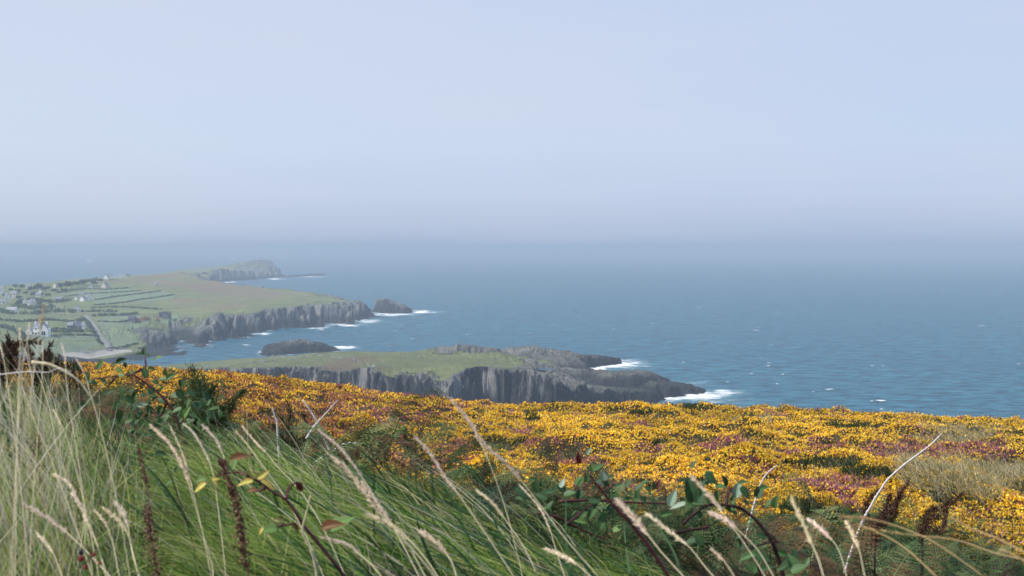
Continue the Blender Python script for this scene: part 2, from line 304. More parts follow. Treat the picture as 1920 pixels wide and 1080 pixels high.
FIELDS = [[(176,597),(250,590),(288,596),(272,611),(246,619),(262,628),(258,641),(212,656),(204,650),(190,612)],[(78,645),(120,641),(182,640),(186,648),(150,661),(60,672),(40,660)],[(112,549),(240,541),(262,544),(180,556),(130,556)],[(180,552),(300,545),(330,552),(320,562),(180,572),(176,560)],[(300,596),(330,589),(345,596),(318,608),(300,606)],[(60,628),(180,631),(178,637),(70,640)]]
def main_extra(X, Y, h, A, s):
    px, py = pix(X, Y, h)
    for f in FIELDS: A['field'][...] = np.maximum(A['field'], sst(-1.2, 1.2, sdf(f, px, py+.6*fbm(px/9, py/9, 5, 2))))
    A['sand'][...] = sst(-3, 4, sdf([(95,668),(130,660),(205,655),(245,655),(250,659),(215,665),(150,676),(95,690)], px, py))
    A['rock'][...] = np.where(A['field'] > .3, 0, A['rock']); A['rock'][...] = np.maximum(A['rock'], .62*sst(-5, 5, sdf([(268,612),(300,614),(330,640),(332,665),(262,672),(200,676),(150,684),(262,656),(285,632)], px, py+3*fbm(px/8, py/8, 9, 3))))
    return h + .6*(A['rock'] > .5)*np.clip(fbm(X/6, Y/8, 77, 3), 0, 1)*sst(0, 4, h)
main, main_z = landmass('coast', MAIN, mc, np.linspace(ray(-150,540)[0], ray(712,540)[0], 820), 890*np.exp(np.arange(0, math.log(4150/890), .0021)), 20, 12, 40, main_extra, fs=2.6, prof=2.0, mat=LAND_HAZED)
tag(main, 'hazy green coast of fields, heath and cliffs across the cove', 'coast', kind='structure')
def rockthing(name, poly, ctrl, label, cat, D0, D1, nD, px0, px1, npx, wc, amp, seed, **k):
    o, f = landmass(name, poly, ctrl, np.linspace(ray(px0,540)[0], ray(px1,540)[0], npx), np.linspace(mapD(D0), mapD(D1), nD), wc, amp, seed, **k); tag(o, label, cat); return o
rockthing('rock_island', ISLET, [(505,657,2.5,1),(530,648,5.2,1),(552,642,7,1),(580,643,6.6,1),(610,650,4,1),(560,655,4,1),(630,655,1.5,1)], 'low grey rock island lying behind the grassy headland', 'rock island', 950, 1090, 150, 480, 650, 260, 11, 1.6, 80, hmax=8.5)
rockthing('sea_stack', STACK, [(705,563,14,1),(720,564,13,1),(740,569,10,1),(755,576,7,1)], 'dark rounded sea stack standing just off the point in surf', 'sea stack', 1500, 1590, 110, 685, 782, 160, 9, 1.6, 90, prof=3., hmax=15)
rockthing('reef', REEF, [(545,518,3,1),(600,515,7,1)], 'thin dark reef trailing off the farthest misty point', 'reef', 2900, 3330, 110, 520, 625, 160, 14, 3, 95, hmax=8)
# pool on the headland
pv = onz(1013, 695, 9.6); pz = float(head_z(pv.x, pv.y))
# ------------------------------------------------------------ sea
us = np.linspace(-.47, .47, 700); us = np.concatenate([np.linspace(-2.2, -.48, 24), us, np.linspace(.48, 2.2, 24)])
Ds = np.concatenate([np.arange(40, 600, 20), np.arange(600, 1180, 1.6), 1180*np.exp(np.arange(0, math.log(4400/1180), .0026)), 4400*np.exp(np.arange(.01, math.log(23500/4400), .012))])
U, D = np.meshgrid(us, Ds); X, Y = U*D, D
fo = np.zeros_like(X)
for poly, k, ww in ((HEAD, 1, 5), (MAIN, 1, 8), (ISLET, 1, 4), (STACK, 1.2, 9), (REEF, 1.3, 9)):
    d = -sdf(poly, X, Y); ex = .35+.65*sst(-.3, .3, fbm(X/60, Y/60, 31, 3)); fo = np.maximum(fo, k*ex*np.clip(1-d/(ww*2.2), 0, 1)*.72)
SURF = [(1150,683,75,10,1.2),(1115,691,36,9,1.3),(1310,741,70,11,1.2),(1250,746,50,9,1.25),(1360,735,45,9,.9),(1340,750,90,12,.62),(1290,720,60,7,.55),(720,589,30,5,1),(790,584,28,4.5,1.25),(745,589,45,4,1),(650,609,40,4.5,1.1),(690,602,40,4.5,.9),(610,612,22,3.5,1.2),(480,625,18,3.5,.95),
 (385,637,12,6,1.3),(375,645,9,5,1.1),(455,631,12,3.5,1.2),(500,625,20,2.5,1),(645,652,30,4,1.15),(420,528,35,2.6,1.25),(500,523,38,2.4,1.25),(560,518,60,1.8,1.2),(405,541,14,5,1.2),(590,616,20,3,.9),(645,603,18,3,1),(462,646,14,1.6,.95),(1180,676,40,5,.75),(435,485,16,1.0,1.2),(168,489,5,1.2,1.2),(825,583,30,2,.6),(1440,765,40,5,.6)]
px, py = pix(X, Y, np.zeros_like(X))
qx = px+14*fbm(px/14, py/3, 51, 3); qy = py+3.2*fbm(px/22, py/3, 53, 3)
for a, b, rx, ry, k in SURF: fo = np.maximum(fo, k*.95*np.exp(-((qx-a)/rx*1.05)**2-((qy-b)/ry*1.1)**2))
fo = np.where(py > 660, np.where(px < 480, fo*.25, fo), fo)
Z = np.where(fo < .2, 0, .0)+np.zeros_like(X)
o = nmesh('sea', np.stack([X, Y, Z], -1).reshape(-1, 3), gridfaces(*X.shape), SEA, attrs={'foam': fo.ravel()})
tag(o, 'blue sea with small whitecaps fading into the haze', 'sea', kind='structure')
# breaking wave tops out at sea: thin irregular foam patches lying on the water
rw = np.random.default_rng(99); V = []; Fc = []
for i in range(210):
    a = rw.uniform(60, 1990); b = 486+290*rw.random()**1.5
    if rw.random() < .35: b = rw.uniform(500, 600)
    p = onz(a, b, 0)
    if any(sdf(q, np.array([p.x]), np.array([p.y]))[0] > -12 for q in (HEAD, MAIN, ISLET, STACK)): continue
    if b > 625 and a < 700 and rw.random() < .8: continue
    big = rw.random() < .12; L_ = rw.uniform(.6, 2.0)*(2. if big else 1)*(p.y/1100)**.5; W_ = L_*rw.uniform(.5, 1.2); t0 = rw.uniform(-.3, .3); n = 9; s0 = len(V); V.append((p.x, p.y, .35))
    for j in range(n):
        t = j*2*math.pi/n; r_ = rw.uniform(.5, 1.2); x_, y_ = L_*r_*math.cos(t), W_*r_*math.sin(t); V.append((p.x+x_*math.cos(t0)-y_*math.sin(t0), p.y+x_*math.sin(t0)+y_*math.cos(t0), .12))
    Fc += [(s0, s0+1+j, s0+1+(j+1) % n) for j in range(n)]
m = M('foam'); FOAM = m.set(col=(.6,.66,.70), rough=.9, spec=.1)
tag(nmesh('whitecaps', V, Fc, FOAM), 'small white wave crests scattered over the open sea', 'whitecaps', kind='stuff')
# ------------------------------------------------------------ haze
m = M('haze_air'); m.N.remove(m.p); pvn = m.n('VolumePrincipled', {'Color': (.485,.575,.685), 'Density': HAZE, 'Anisotropy': .0}); m.L.new(pvn.outputs[0], m.out.inputs['Volume'])
hx, y0, y1, z0, z1 = 60000, -1000, 24500, -4, 90
o = pmesh('haze', [(-hx,y0,z0),(hx,y0,z0),(hx,y1,z0),(-hx,y1,z0),(-hx,y0,z1),(hx,y0,z1),(hx,y1,z1),(-hx,y1,z1)], [(3,2,1,0),(4,5,6,7),(0,1,5,4),(1,2,6,5),(2,3,7,6),(3,0,4,7)], m.m)
tag(o, 'pale sea haze that thickens towards the horizon', 'haze', kind='stuff')
# ------------------------------------------------------------ the near hillside
BP = np.array([-400, 0, 150, 300, 500, 700, 900, 1200, 1400, 1920, 2300]); BY = np.array([676, 682, 690, 697, 712, 737, 752, 757, 768, 785, 792])+np.array([14,14,14,14,14,16,24,19,17,22,22.])
def uof(x, y): return np.clip(x/np.maximum(y, 2.), -.62, .62)
def dep(py): return -(ray(960, 540)[1]) + (np.asarray(py)-540)/F*1.0   # downward slope of the ray through a row
def cof(u): return np.interp(u, [-.36, -.1, .36], [.60, .78, .92])
def base_s(u):
    px = 960+u*F; c = cof(u); return np.interp(px, BP, dep(BY))-c/45
RP = [-300, 0, 130, 300, 480, 700, 900, 1100, 1300, 1920]; RY = [840, 848, 895, 985, 985, 1010, 1065, 1125, 1210, 1420]
def ground(x, y):
    x = np.asarray(x, float); y = np.asarray(y, float); u = uof(x, y); c = cof(u)
    z = -c - base_s(u)*np.maximum(y, -6); d = np.maximum(y-45, 0); z = z-np.where(d < 33, .012*d*d, 13+.8*(d-33))
    r = -dep(np.interp(960+u*F, RP, RY))*2.8
    b = np.where(y > 2.8, r-.16*(y-2.8)**2, r-.07*(2.8-y)); k = 14.
    z = np.where(y < 9, np.log(np.exp(k*z)+np.exp(k*np.maximum(b, -30)))/k, z)
    return CZ + z + (.03+.045*sst(5, 3.5, y)*sst(.9, 1.4, y))*fbm(x/.42, y/.5, 60, 3) + .12*sst(5, 9, y)*fbm(x/2.4, y/2.4, 61, 3)
def mound(x, y):                         # top of the gorse and heather cushions above the ground
    y = np.asarray(y, float); far = sst(6, 12, y)
    return far*(.17+.24*fbm(x/.75, y/.75, 62, 2)+.07*fbm(x/.22, y/.22, 63, 2)+.14*fbm(x/2.6, y/2.6, 64, 2))
GP = [-400, 150, 300, 400, 470, 560, 650, 800, 960, 1200, 1400, 1600, 1800, 1920, 2300]; GY = [700, 716, 745, 782, 775, 800, 850, 888, 885, 912, 925, 940, 965, 1000, 1090]
def gfront(u):
    c = cof(u); return np.clip((c-.25)/np.maximum(dep(np.interp(960+u*F, GP, GY))-base_s(u), .012), 5, 40)
def gmask(x, y):
    D0 = gfront(uof(x, y)); return sst(-.12, .12, (y-D0)/D0+.09*fbm(x/1.1, y/1.6, 70, 3))
m = M('soil_litter'); P = m.pos(); n = m.noise(P, 9, 6); n2 = m.noise(P, 45, 4)
SOIL = m.set(col=m.mix(m.rng(n2, .35, .7), m.mix(n, (.02,.024,.012), (.045,.05,.022)), (.10,.08,.05)), rough=.95, spec=.1, nrm=m.bump(n2, .8, .03))
ys = np.concatenate([np.linspace(-14, 1, 24), np.linspace(1.1, 8, 150), 8*np.exp(np.arange(0, math.log(62/8), .0052)), np.linspace(63, 200, 40)])
us = np.linspace(-.6, .6, 520); us = np.concatenate([np.linspace(-3.5, -.62, 20), us, np.linspace(.62, 3.5, 20)])
U, Y = np.meshgrid(us, ys); X = U*np.maximum(Y, 4.)
o = nmesh('hillside', np.stack([X, Y, ground(X, Y)+mound(X, Y)*gmask(X, Y)*.93], -1).reshape(-1, 3), gridfaces(*X.shape), SOIL)
tag(o, 'steep hillside under the gorse and grass', 'hillside', kind='structure')
# ------------------------------------------------------------ builders of fine growth
def unit(v): return v/np.maximum(np.linalg.norm(v, axis=-1, keepdims=True), 1e-9)
def petals(P, S, C, nt, rng, up=.3):     # each flower or tuft: a few small petal faces around its centre
    n = len(P); a = unit(rng.normal(size=(n, nt, 3))+np.array([0, -.1, up])); b = unit(np.cross(a, unit(rng.normal(size=(n, nt, 3)))))
    s = S[:, None, None]*(.7+.6*rng.random((n, nt, 1))); c = P[:, None]+a*s*.25
    V = np.stack([c-b*s*.5, c+b*s*.5, c+np.cross(a, b)*s*.85], 2).reshape(-1, 3)
    Cc = (C[:, None, None]*(.82+.36*rng.random((n, nt, 1, 1)))*np.ones((1, 1, 3, 1))).reshape(-1, 3)
    return V, Cc
def spikes(P, Ln, W, C, rng, tilt=.5, dirv=None):
    n = len(P); d = unit(rng.normal(size=(n, 3))*tilt+np.array([0, 0, 1])) if dirv is None else unit(dirv+rng.normal(size=(n, 3))*tilt)
    b = unit(np.cross(d, unit(rng.normal(size=(n, 3)))))
    V = np.stack([P-b*W[:, None]*.5, P+b*W[:, None]*.5, P+d*Ln[:, None]], 1).reshape(-1, 3)
    return V, np.repeat(C*(.8+.4*rng.random((n, 1))), 3, 0)
def tris(name, parts, mat, parent=None):
    V = np.vstack([p[0] for p in parts]); C = np.vstack([p[1] for p in parts]); return nmesh(name, V, np.arange(len(V)).reshape(-1, 3), mat, parent, smooth=False, attrs={'col': C})
def blades(P, D0, Ln, W, bend, C, rng, K=4, tipc=None):   # curved ribbons
    n = len(P); t = np.linspace(0, 1, K+1)[None, :, None]
    ctr = P[:, None]+D0[:, None]*Ln[:, None, None]*t+bend[:, None]*Ln[:, None, None]*t*t
    tan = unit(D0[:, None]+2*bend[:, None]*t); ref = unit(rng.normal(size=(n, 1, 3))*np.array([.6, 1, .5])+np.array([0, -1.2, .3])); s = unit(np.cross(tan, ref))
    ww = W[:, None, None]*np.clip(1-t**2.2, .04, 1)*(.55+.9*t*(1-t)+.3)
    V = np.stack([ctr-s*ww*.5, ctr+s*ww*.5], 2)
    i = (np.arange(n)[:, None]*(K+1)+np.arange(K)[None]).reshape(-1)*2; Fc = np.stack([i, i+1, i+3, i+2], -1)
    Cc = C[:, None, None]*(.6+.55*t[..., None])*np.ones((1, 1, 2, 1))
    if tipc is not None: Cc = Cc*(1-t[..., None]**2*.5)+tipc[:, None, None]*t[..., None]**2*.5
    return V.reshape(-1, 3), Fc, Cc.reshape(-1, 3)
def ribs(name, parts, mat, parent=None):
    off = 0; Fs = []
    for p in parts: Fs.append(p[1]+off); off += len(p[0])
    return nmesh(name, np.vstack([p[0] for p in parts]), np.vstack(Fs), mat, parent, attrs={'col': np.vstack([p[2] for p in parts])})
PETAL = foliage('petals', .35, .6, .1); LEAFY = foliage('fine_leaves', .3, .6, .12); BLADE = foliage('grass_blades', .4, .55, .06); LEAFM = foliage('bramble_leaves', .25, .5, .22, True)
# ------------------------------------------------------------ gorse and heather
def sample(n, d0, d1, rng, pw=1.0):      # positions, log-uniform in distance
    u = rng.uniform(-.42, .42, n); D = d0*(d1/d0)**rng.random(n); return u*D, D
rng = np.random.default_rng(21); x, y = sample(900000, 5.5, 58, rng)
g = gmask(x, y); k = g > rng.random(len(x))*.8+.1; x, y = x[k], y[k]
px, _ = pix(x, y, CZ-.1*y); mh = mound(x, y); gz = ground(x, y); _, py = pix(x, y, gz+mh)
hn = fbm(x/.85, y/1.7, 80, 3)+.35*fbm(x/.35, y/.5, 81, 2)
left = 1-sst(350, 900, px)
bias = np.interp(px, [300, 500, 700, 900, 1200, 1920], [.02, .10, .12, .02, -.10, -.06])+.10*np.exp(-((py-845)/28)**2)*(px > 500)+.05*np.exp(-((py-905)/18)**2)*(px > 1350)
heat = hn+bias > .27
for a, b, rx, ry in ((1055,845,70,20),(1020,830,60,14),(860,840,70,18),(1380,862,45,8),(1545,836,50,13),(1845,838,50,16),(1750,850,40,14),(1580,908,70,16),(1090,868,60,10),(600,800,60,25),(480,740,60,14),(760,790,60,12),(1410,865,25,12),(640,745,50,9),(900,745,60,5),(1440,880,20,14)):
    heat |= (((px-a)/rx)**2+((py-b)/ry)**2+.9*fbm(x/.5, y/.7, 83, 3)) < .68
heat &= ~((px > 1800) & (py > 872))
gap = (fbm(x/.5, y/1.0, 85, 3)+.7*(mh-.17)/.17*-.15) > .44
for a, b, rx, ry in ((1560,868,70,14),(1640,888,60,16),(1210,775,45,6),(1150,768,30,5),(1310,765,50,7),(1070,842,20,7),(1600,800,60,5),(1240,830,30,7)):
    gap |= (((px-a)/rx)**2+((py-b)/ry)**2+.9*fbm(x/.4, y/.6, 84, 3)) < .6
dry = (((px-1850)/150)**2+((py-905)/48)**2+1.5*fbm(x/.7, y/.8, 86, 3)) < .7
dry |= (((px-1800)/120)**2+((py-815)/22)**2+.9*fbm(x/.7, y/.8, 87, 3)) < .5
dry |= (((px-1425)/60)**2+((py-792)/8)**2+.9*fbm(x/.7, y/.8, 88, 3)) < .5
r = rng.random(len(x)); kind = np.where(dry & (r < .62), 3, np.where(gap & (r < .93), 2, np.where(heat & (r < .72), 1, np.where(r < .10+.2*left, 1, 0))))
size = np.maximum(.0135, .00088*y)
P = np.stack([x, y, gz+mh+rng.uniform(-.25, .7, len(x))*size*2.0], -1)
def cc(n, *cols):
    C = np.array(cols); i = rng.integers(0, len(C), n); return C[i]
k = (kind == 0) & (rng.random(len(x)) < np.clip(.88+1.1*fbm(x/.75, y/.75, 62, 2), .42, .97)); yl = cc(k.sum(), (.95,.65,.06), (.94,.57,.035), (.95,.72,.12), (.88,.48,.03))
yl = yl*np.clip(.98+.5*fbm(x[k]/1.3, y[k]/1.3, 120, 3), .7, 1.15)[:, None]
ff = [petals(P[k], size[k]*1.25, yl, 3, rng)]
k2 = (rng.random(len(x)) < .62) & (kind != 3); gr = cc(k2.sum(), (.022,.04,.014), (.045,.068,.02), (.07,.085,.03), (.05,.05,.022))
Pn = P[k2].copy(); Pn[:, 2] = gz[k2]+mh[k2]-.015+rng.uniform(-.6, .1, k2.sum())*size[k2]
ff.append(spikes(Pn, size[k2]*2.9, size[k2]*.55, gr, rng, .55))
k3 = kind == 2; ff.append(spikes(P[k3], size[k3]*3.2, size[k3]*.6, cc(k3.sum(), (.025,.045,.016), (.05,.075,.022), (.035,.05,.03)), rng, .6))
tag(tris('gorse', ff, PETAL), 'low gorse in full yellow bloom covering the slope', 'gorse', kind='stuff')
k = kind == 1; br = (left[k] + .35*(hn[k] < .25)) > rng.random(k.sum())*1.1
hc_ = np.where(br[:, None], cc(k.sum(), (.48,.19,.08), (.55,.26,.09), (.38,.14,.08), (.25,.10,.05)), cc(k.sum(), (.42,.15,.22), (.34,.09,.17), (.50,.22,.27), (.25,.09,.09)))
hf = [spikes(P[k]-np.array([0, 0, .01]), size[k]*2.6, size[k]*.95, hc_, rng, .45), petals(P[k], size[k]*.9, hc_, 2, rng)]
tag(tris('heather', hf, PETAL), 'purple and rusty heather patches among the yellow gorse', 'heather', kind='stuff')
kd = kind == 3; Pd = P[kd]; nd = kd.sum()
dl = np.stack([rng.normal(-.5, .45, nd), rng.normal(0, .4, nd), rng.uniform(.5, 1, nd)], -1)
DG = [blades(Pd, unit(dl), rng.uniform(.06, .17, nd), size[kd]*.26, rng.normal(size=(nd, 3))*.3, cc(nd, (.70,.60,.40), (.58,.48,.28), (.42,.38,.18), (.16,.18,.07)), rng, 3)]
# scattered thin dry blades through the gorse
k = (rng.random(len(x)) < .012) & (kind != 3); n_ = k.sum()
DG.append(blades(P[k], unit(np.stack([rng.normal(-.4, .4, n_), rng.normal(0, .3, n_), np.ones(n_)], -1)), rng.uniform(.08, .2, n_), size[k]*.22, rng.normal(size=(n_, 3))*.2, cc(n_, (.5,.42,.26), (.35,.28,.15)), rng, 3))
# ------------------------------------------------------------ bracken
def frond(rng, L=1., n=13, droop=.35, curl=0.):
    t = np.linspace(.0, 1, 14); V = []; Fc = []
    def P_(s): return np.array([0, s*(1-.12*s), .62*s-droop*1.25*s*s-curl*s**3])
    def quad(a, b, c, d): i = len(V); V.extend([a, b, c, d]); Fc.append((i, i+1, i+2, i+3))
    for i in range(6):
        s0, s1 = i/6, (i+1)/6; w0 = .008*(1-s0)+.001; a, b = P_(s0), P_(s1); quad(a-[w0,0,0], a+[w0,0,0], b+[w0*.8,0,0], b-[w0*.8,0,0])
    for i in range(n):
        s = .22+.77*(i/n)**.9; base = P_(s); ln = .34*math.sin(math.pi*min(1, (1-s)*1.02+.03)**.75)*(1-s)**.35+.012
        for sd in (-1, 1):
            dr = np.array([sd*.93, .36+rng.normal()*.13, -.10+rng.normal()*.22]); dr /= np.linalg.norm(dr); q = 5 if ln > .1 else 3
            ft = np.array([0, 1, -.35]); 
            quad(base, base+dr*ln*.5+[0,0,.003], base+dr*ln, base+dr*ln*.5-[0,.006,0])
            for j in range(q):
                tt = (j+.6)/q; p = base+dr*ln*tt+[0,0,-.05*ln*tt*tt]; pl = ln*.27*(1-tt)+.006; w_ = ln/q*.34
                for s2 in (-1, 1):
                    d2 = ft*s2+dr*.5; d2 = d2/np.linalg.norm(d2); quad(p, p+d2*pl*.5+dr*w_, p+d2*pl, p+d2*pl*.5-dr*w_)
    return np.array(V)*L, np.array(Fc)
fr_rng = np.random.default_rng(5); PROTO = [frond(fr_rng, droop=d, curl=c) for d, c in ((.25,0),(.4,.05),(.1,.1),(.55,0),(.3,.2))]
def place_fronds(P, az, tilt, L, C, rng, roll=None):
    VV = []; FF = []; CC = []; off = 0
    for i in range(len(P)):
        V, Fc = PROTO[i % len(PROTO)]; ca, sa = math.cos(az[i]), math.sin(az[i]); ct, st = math.cos(tilt[i]), math.sin(tilt[i])
        Rx = np.array([[1,0,0],[0,ct,-st],[0,st,ct]]); Rz = np.array([[ca,-sa,0],[sa,ca,0],[0,0,1]]); rl = rng.normal()*.5; Ry = np.array([[math.cos(rl),0,math.sin(rl)],[0,1,0],[-math.sin(rl),0,math.cos(rl)]])
        VV.append(V*L[i]@(Rz@Rx@Ry).T+P[i]); FF.append(Fc+off); off += len(V); t = np.linspace(0, 1, len(V))[:, None]
        CC.append(np.clip(C[i]*(.85+.3*rng.random((len(V)//4, 1)).repeat(4, 0)), 0, 1))
    return np.vstack(VV), np.vstack(FF), np.vstack(CC)
rng = np.random.default_rng(33); n = 12000; u = rng.uniform(-.44, .44, n); D = 3.4*(24/3.4)**rng.random(n); x, y = u*D, D
k = (gmask(x, y) < .35+.3*rng.random(n)) & (rng.random(n) < np.where(y < 4.5, .55, .8)) & ~((u < -.15) & (y < 5.2)); x, y = x[k], y[k]; n = len(x)
Pb = np.stack([x, y, ground(x, y)+.02+rng.uniform(0, .14, n)], -1)
dead = (fbm(x/.9, y/.9, 90, 2)+.2*rng.normal(size=n) > .34)
C = np.where(dead[:, None], cc(n, (.12,.075,.04), (.17,.10,.05), (.06,.04,.03)), cc(n, (.03,.065,.025), (.06,.11,.035), (.17,.22,.09), (.035,.07,.04), (.10,.13,.05)))
V, Fc, Cc = place_fronds(Pb, rng.uniform(0, 2*math.pi, n), rng.uniform(-.1, .8, n), rng.uniform(.12, .30, n)*np.interp(y, [3.4, 6, 20], [.8, 1, 1.2]), C, rng)
tag(nmesh('bracken', V, Fc, LEAFY, smooth=False, attrs={'col': Cc}), 'dense low bracken between the grass bank and gorse', 'bracken', kind='stuff')
# ------------------------------------------------------------ grass bank
rng = np.random.default_rng(8)
def roots(n, p0, p1, y0, y1):
    px = rng.uniform(p0, p1, n); y = rng.uniform(y0**.5, y1**.5, n)**2; x = (px-960)/F*y; return px, x, y, ground(x, y)-.01
GR = []; n = 165000
px, x, y, z = roots(n, -420, 1720, 1.25, 4.3)
dens = np.interp(px, [-400, 900, 1250, 1500, 1720], [1, 1, .75, .25, .08])*np.clip(.62+3.*fbm(x/.2, y/.25, 108, 3), .02, 1.); k = rng.random(n) < dens; px, x, y, z = px[k], x[k], y[k], z[k]; n = len(px)
cl = fbm(x/.12, y/.12, 101, 2); cl2 = fbm(x/.35, y/.35, 103, 2)
lean = np.interp(px, [-300, 100, 450, 800, 1300], [.25, .45, .95, 1.7, 2.0])+cl2*.5+rng.normal(size=n)*.4
d = unit(np.stack([-lean*.55+cl*.5+rng.normal(size=n)*.3, .15+cl2*.6+rng.normal(size=n)*.35, np.ones(n)*.85], -1))
wild = rng.random(n) < .14; d[wild] = unit(rng.normal(size=(wild.sum(), 3))*np.array([1, .7, .5])+np.array([0, 0, .55]))
bend = np.stack([-.35*lean-.1, .1*rng.normal(size=n), -.12-.18*np.minimum(lean, 2)+.05*rng.normal(size=n)], -1)
ln = rng.uniform(.06, .26, n)*np.interp(px, [-300, 200, 700, 1500], [.85, .85, 1.05, .9])*(1+.5*cl2)
pal = rng.random(n); straw = pal < np.interp(px, [-300, 120, 350, 1700], [.50, .26, .04, .05])+.06*(cl2 > .25)
C = np.where(straw[:, None], cc(n, (.52,.45,.28), (.62,.55,.38), (.40,.30,.14), (.36,.36,.16)), cc(n, (.11,.25,.04), (.19,.35,.065), (.31,.43,.10), (.03,.08,.015), (.46,.47,.17)))
C = C*(.8+.35*np.clip(cl+.5, 0, 1))[:, None]
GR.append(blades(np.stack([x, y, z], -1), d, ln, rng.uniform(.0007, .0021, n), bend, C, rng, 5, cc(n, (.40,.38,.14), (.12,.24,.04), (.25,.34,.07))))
# broader blue-green blades
px, x, y, z = roots(700, -200, 1300, 1.4, 3.6); n = len(px)
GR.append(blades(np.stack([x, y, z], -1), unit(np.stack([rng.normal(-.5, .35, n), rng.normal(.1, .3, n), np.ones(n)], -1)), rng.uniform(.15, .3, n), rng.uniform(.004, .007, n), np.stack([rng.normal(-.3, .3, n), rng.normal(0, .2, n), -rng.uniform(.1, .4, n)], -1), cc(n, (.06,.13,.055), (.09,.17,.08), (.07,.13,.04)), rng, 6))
tag(ribs('grass', GR, BLADE), 'windblown green grass leaning over the near bank', 'grass', kind='stuff')
# pale thin stalks, thickest at the seaward crest of the bank
for n, p0, p1, y0, y1, l0, l1, wd in ((1100, -250, 200, 1.6, 3.4, .18, .36, .0011), (240, 150, 900, 1.5, 3.4, .14, .34, .0010), (240, 800, 1700, 1.4, 3., .18, .34, .0013)):
    px, x, y, z = roots(n, p0, p1, y0, y1)
    le = np.interp(px, [-200, 200, 900, 1600], [.12, .35, .8, 1.0])
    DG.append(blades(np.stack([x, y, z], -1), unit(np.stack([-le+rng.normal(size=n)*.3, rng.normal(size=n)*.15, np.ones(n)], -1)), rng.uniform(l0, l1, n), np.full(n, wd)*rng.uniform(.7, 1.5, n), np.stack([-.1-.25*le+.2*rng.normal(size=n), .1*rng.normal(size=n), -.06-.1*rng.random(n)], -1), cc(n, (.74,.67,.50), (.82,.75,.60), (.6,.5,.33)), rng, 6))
tag(ribs('dry_grass', DG, BLADE), 'dry straw coloured grass on the bank and among the gorse', 'dry grass', kind='stuff')
# ------------------------------------------------------------ things far away: terrain lookup
def hit(px, py, f=main_z, d0=860, d1=4200):      # where the ray through a pixel meets the land
    u, v = ray(px, py); D = d0
    while D < d1:
        if CZ+v*D <= f(u*D, D): break
        D += 1.5
    return Vector((u*D, D, f(u*D, D)))
WHITE = simple('whitewash', (.90,.89,.87), .8, .03, .5); CREAM = simple('cream_render', (.62,.56,.46), .8, .08, .5); GREYW = simple('grey_stone_wall', (.20,.20,.20), .9, .3, 1.5)
SLATE = simple('slate_roof', (.20,.21,.24), .6, .25, 1.2); DARK = simple('dark_window', (.02,.025,.03), .2, .1, 1); DSL = simple('dark_roof', (.045,.05,.06), .7, .2, 1)
BRICK = simple('chimney_render', (.5,.48,.45), .8, .1, 1)
def boxv(x0, x1, y0, y1, z0, z1): return [(x0,y0,z0),(x1,y0,z0),(x1,y1,z0),(x0,y1,z0),(x0,y0,z1),(x1,y0,z1),(x1,y1,z1),(x0,y1,z1)]
BF = [(3,2,1,0),(4,5,6,7),(0,1,5,4),(1,2,6,5),(2,3,7,6),(3,0,4,7)]
def box(name, b, mat, par): return pmesh(name, boxv(*b), BF, mat, par)
def gable(par, x0, x1, y0, y1, he, hr, axis, wm, rm, ov=.3):     # walls and a two-sided roof; ridge along x or y
    z0 = -2.5
    if axis == 'x':
        ym = (y0+y1)/2; V = [(x0,y0,z0),(x1,y0,z0),(x1,y1,z0),(x0,y1,z0),(x0,y0,he),(x1,y0,he),(x1,y1,he),(x0,y1,he),(x0,ym,hr),(x1,ym,hr)]
        Fc = [(0,1,5,4),(2,3,7,6),(1,2,6,9,5),(3,0,4,8,7),(4,5,9,8),(6,7,8,9)]
        k = (hr-he)/((y1-y0)/2); a = [(x0-ov,y0-ov,he-k*ov+.06),(x1+ov,y0-ov,he-k*ov+.06),(x1+ov,ym,hr+.06),(x0-ov,ym,hr+.06),(x1+ov,y1+ov,he-k*ov+.06),(x0-ov,y1+ov,he-k*ov+.06)]
    else:
        xm = (x0+x1)/2; V = [(x0,y0,z0),(x1,y0,z0),(x1,y1,z0),(x0,y1,z0),(x0,y0,he),(x1,y0,he),(x1,y1,he),(x0,y1,he),(xm,y0,hr),(xm,y1,hr)]
        Fc = [(0,1,5,8,4),(2,3,7,9,6),(1,2,6,5),(3,0,4,7),(5,6,9,8),(7,4,8,9)]
        k = (hr-he)/((x1-x0)/2); a = [(x0-ov,y0-ov*.3,he-k*ov+.06),(x0-ov,y1+ov,he-k*ov+.06),(xm,y1+ov,hr+.06),(xm,y0-ov*.3,hr+.06),(x1+ov,y1+ov,he-k*ov+.06),(x1+ov,y0-ov*.3,he-k*ov+.06)]
    pmesh('wall', V, Fc, wm, par)
    b = [(p[0], p[1], p[2]+.22) for p in a]
    return pmesh('roof', a+b, [(0,1,2,3),(3,2,4,5),(6,9,8,7),(9,11,10,8),(0,3,9,6),(3,5,11,9),(1,7,8,2),(2,8,10,4),(0,6,7,1),(4,10,11,5)], rm, par)
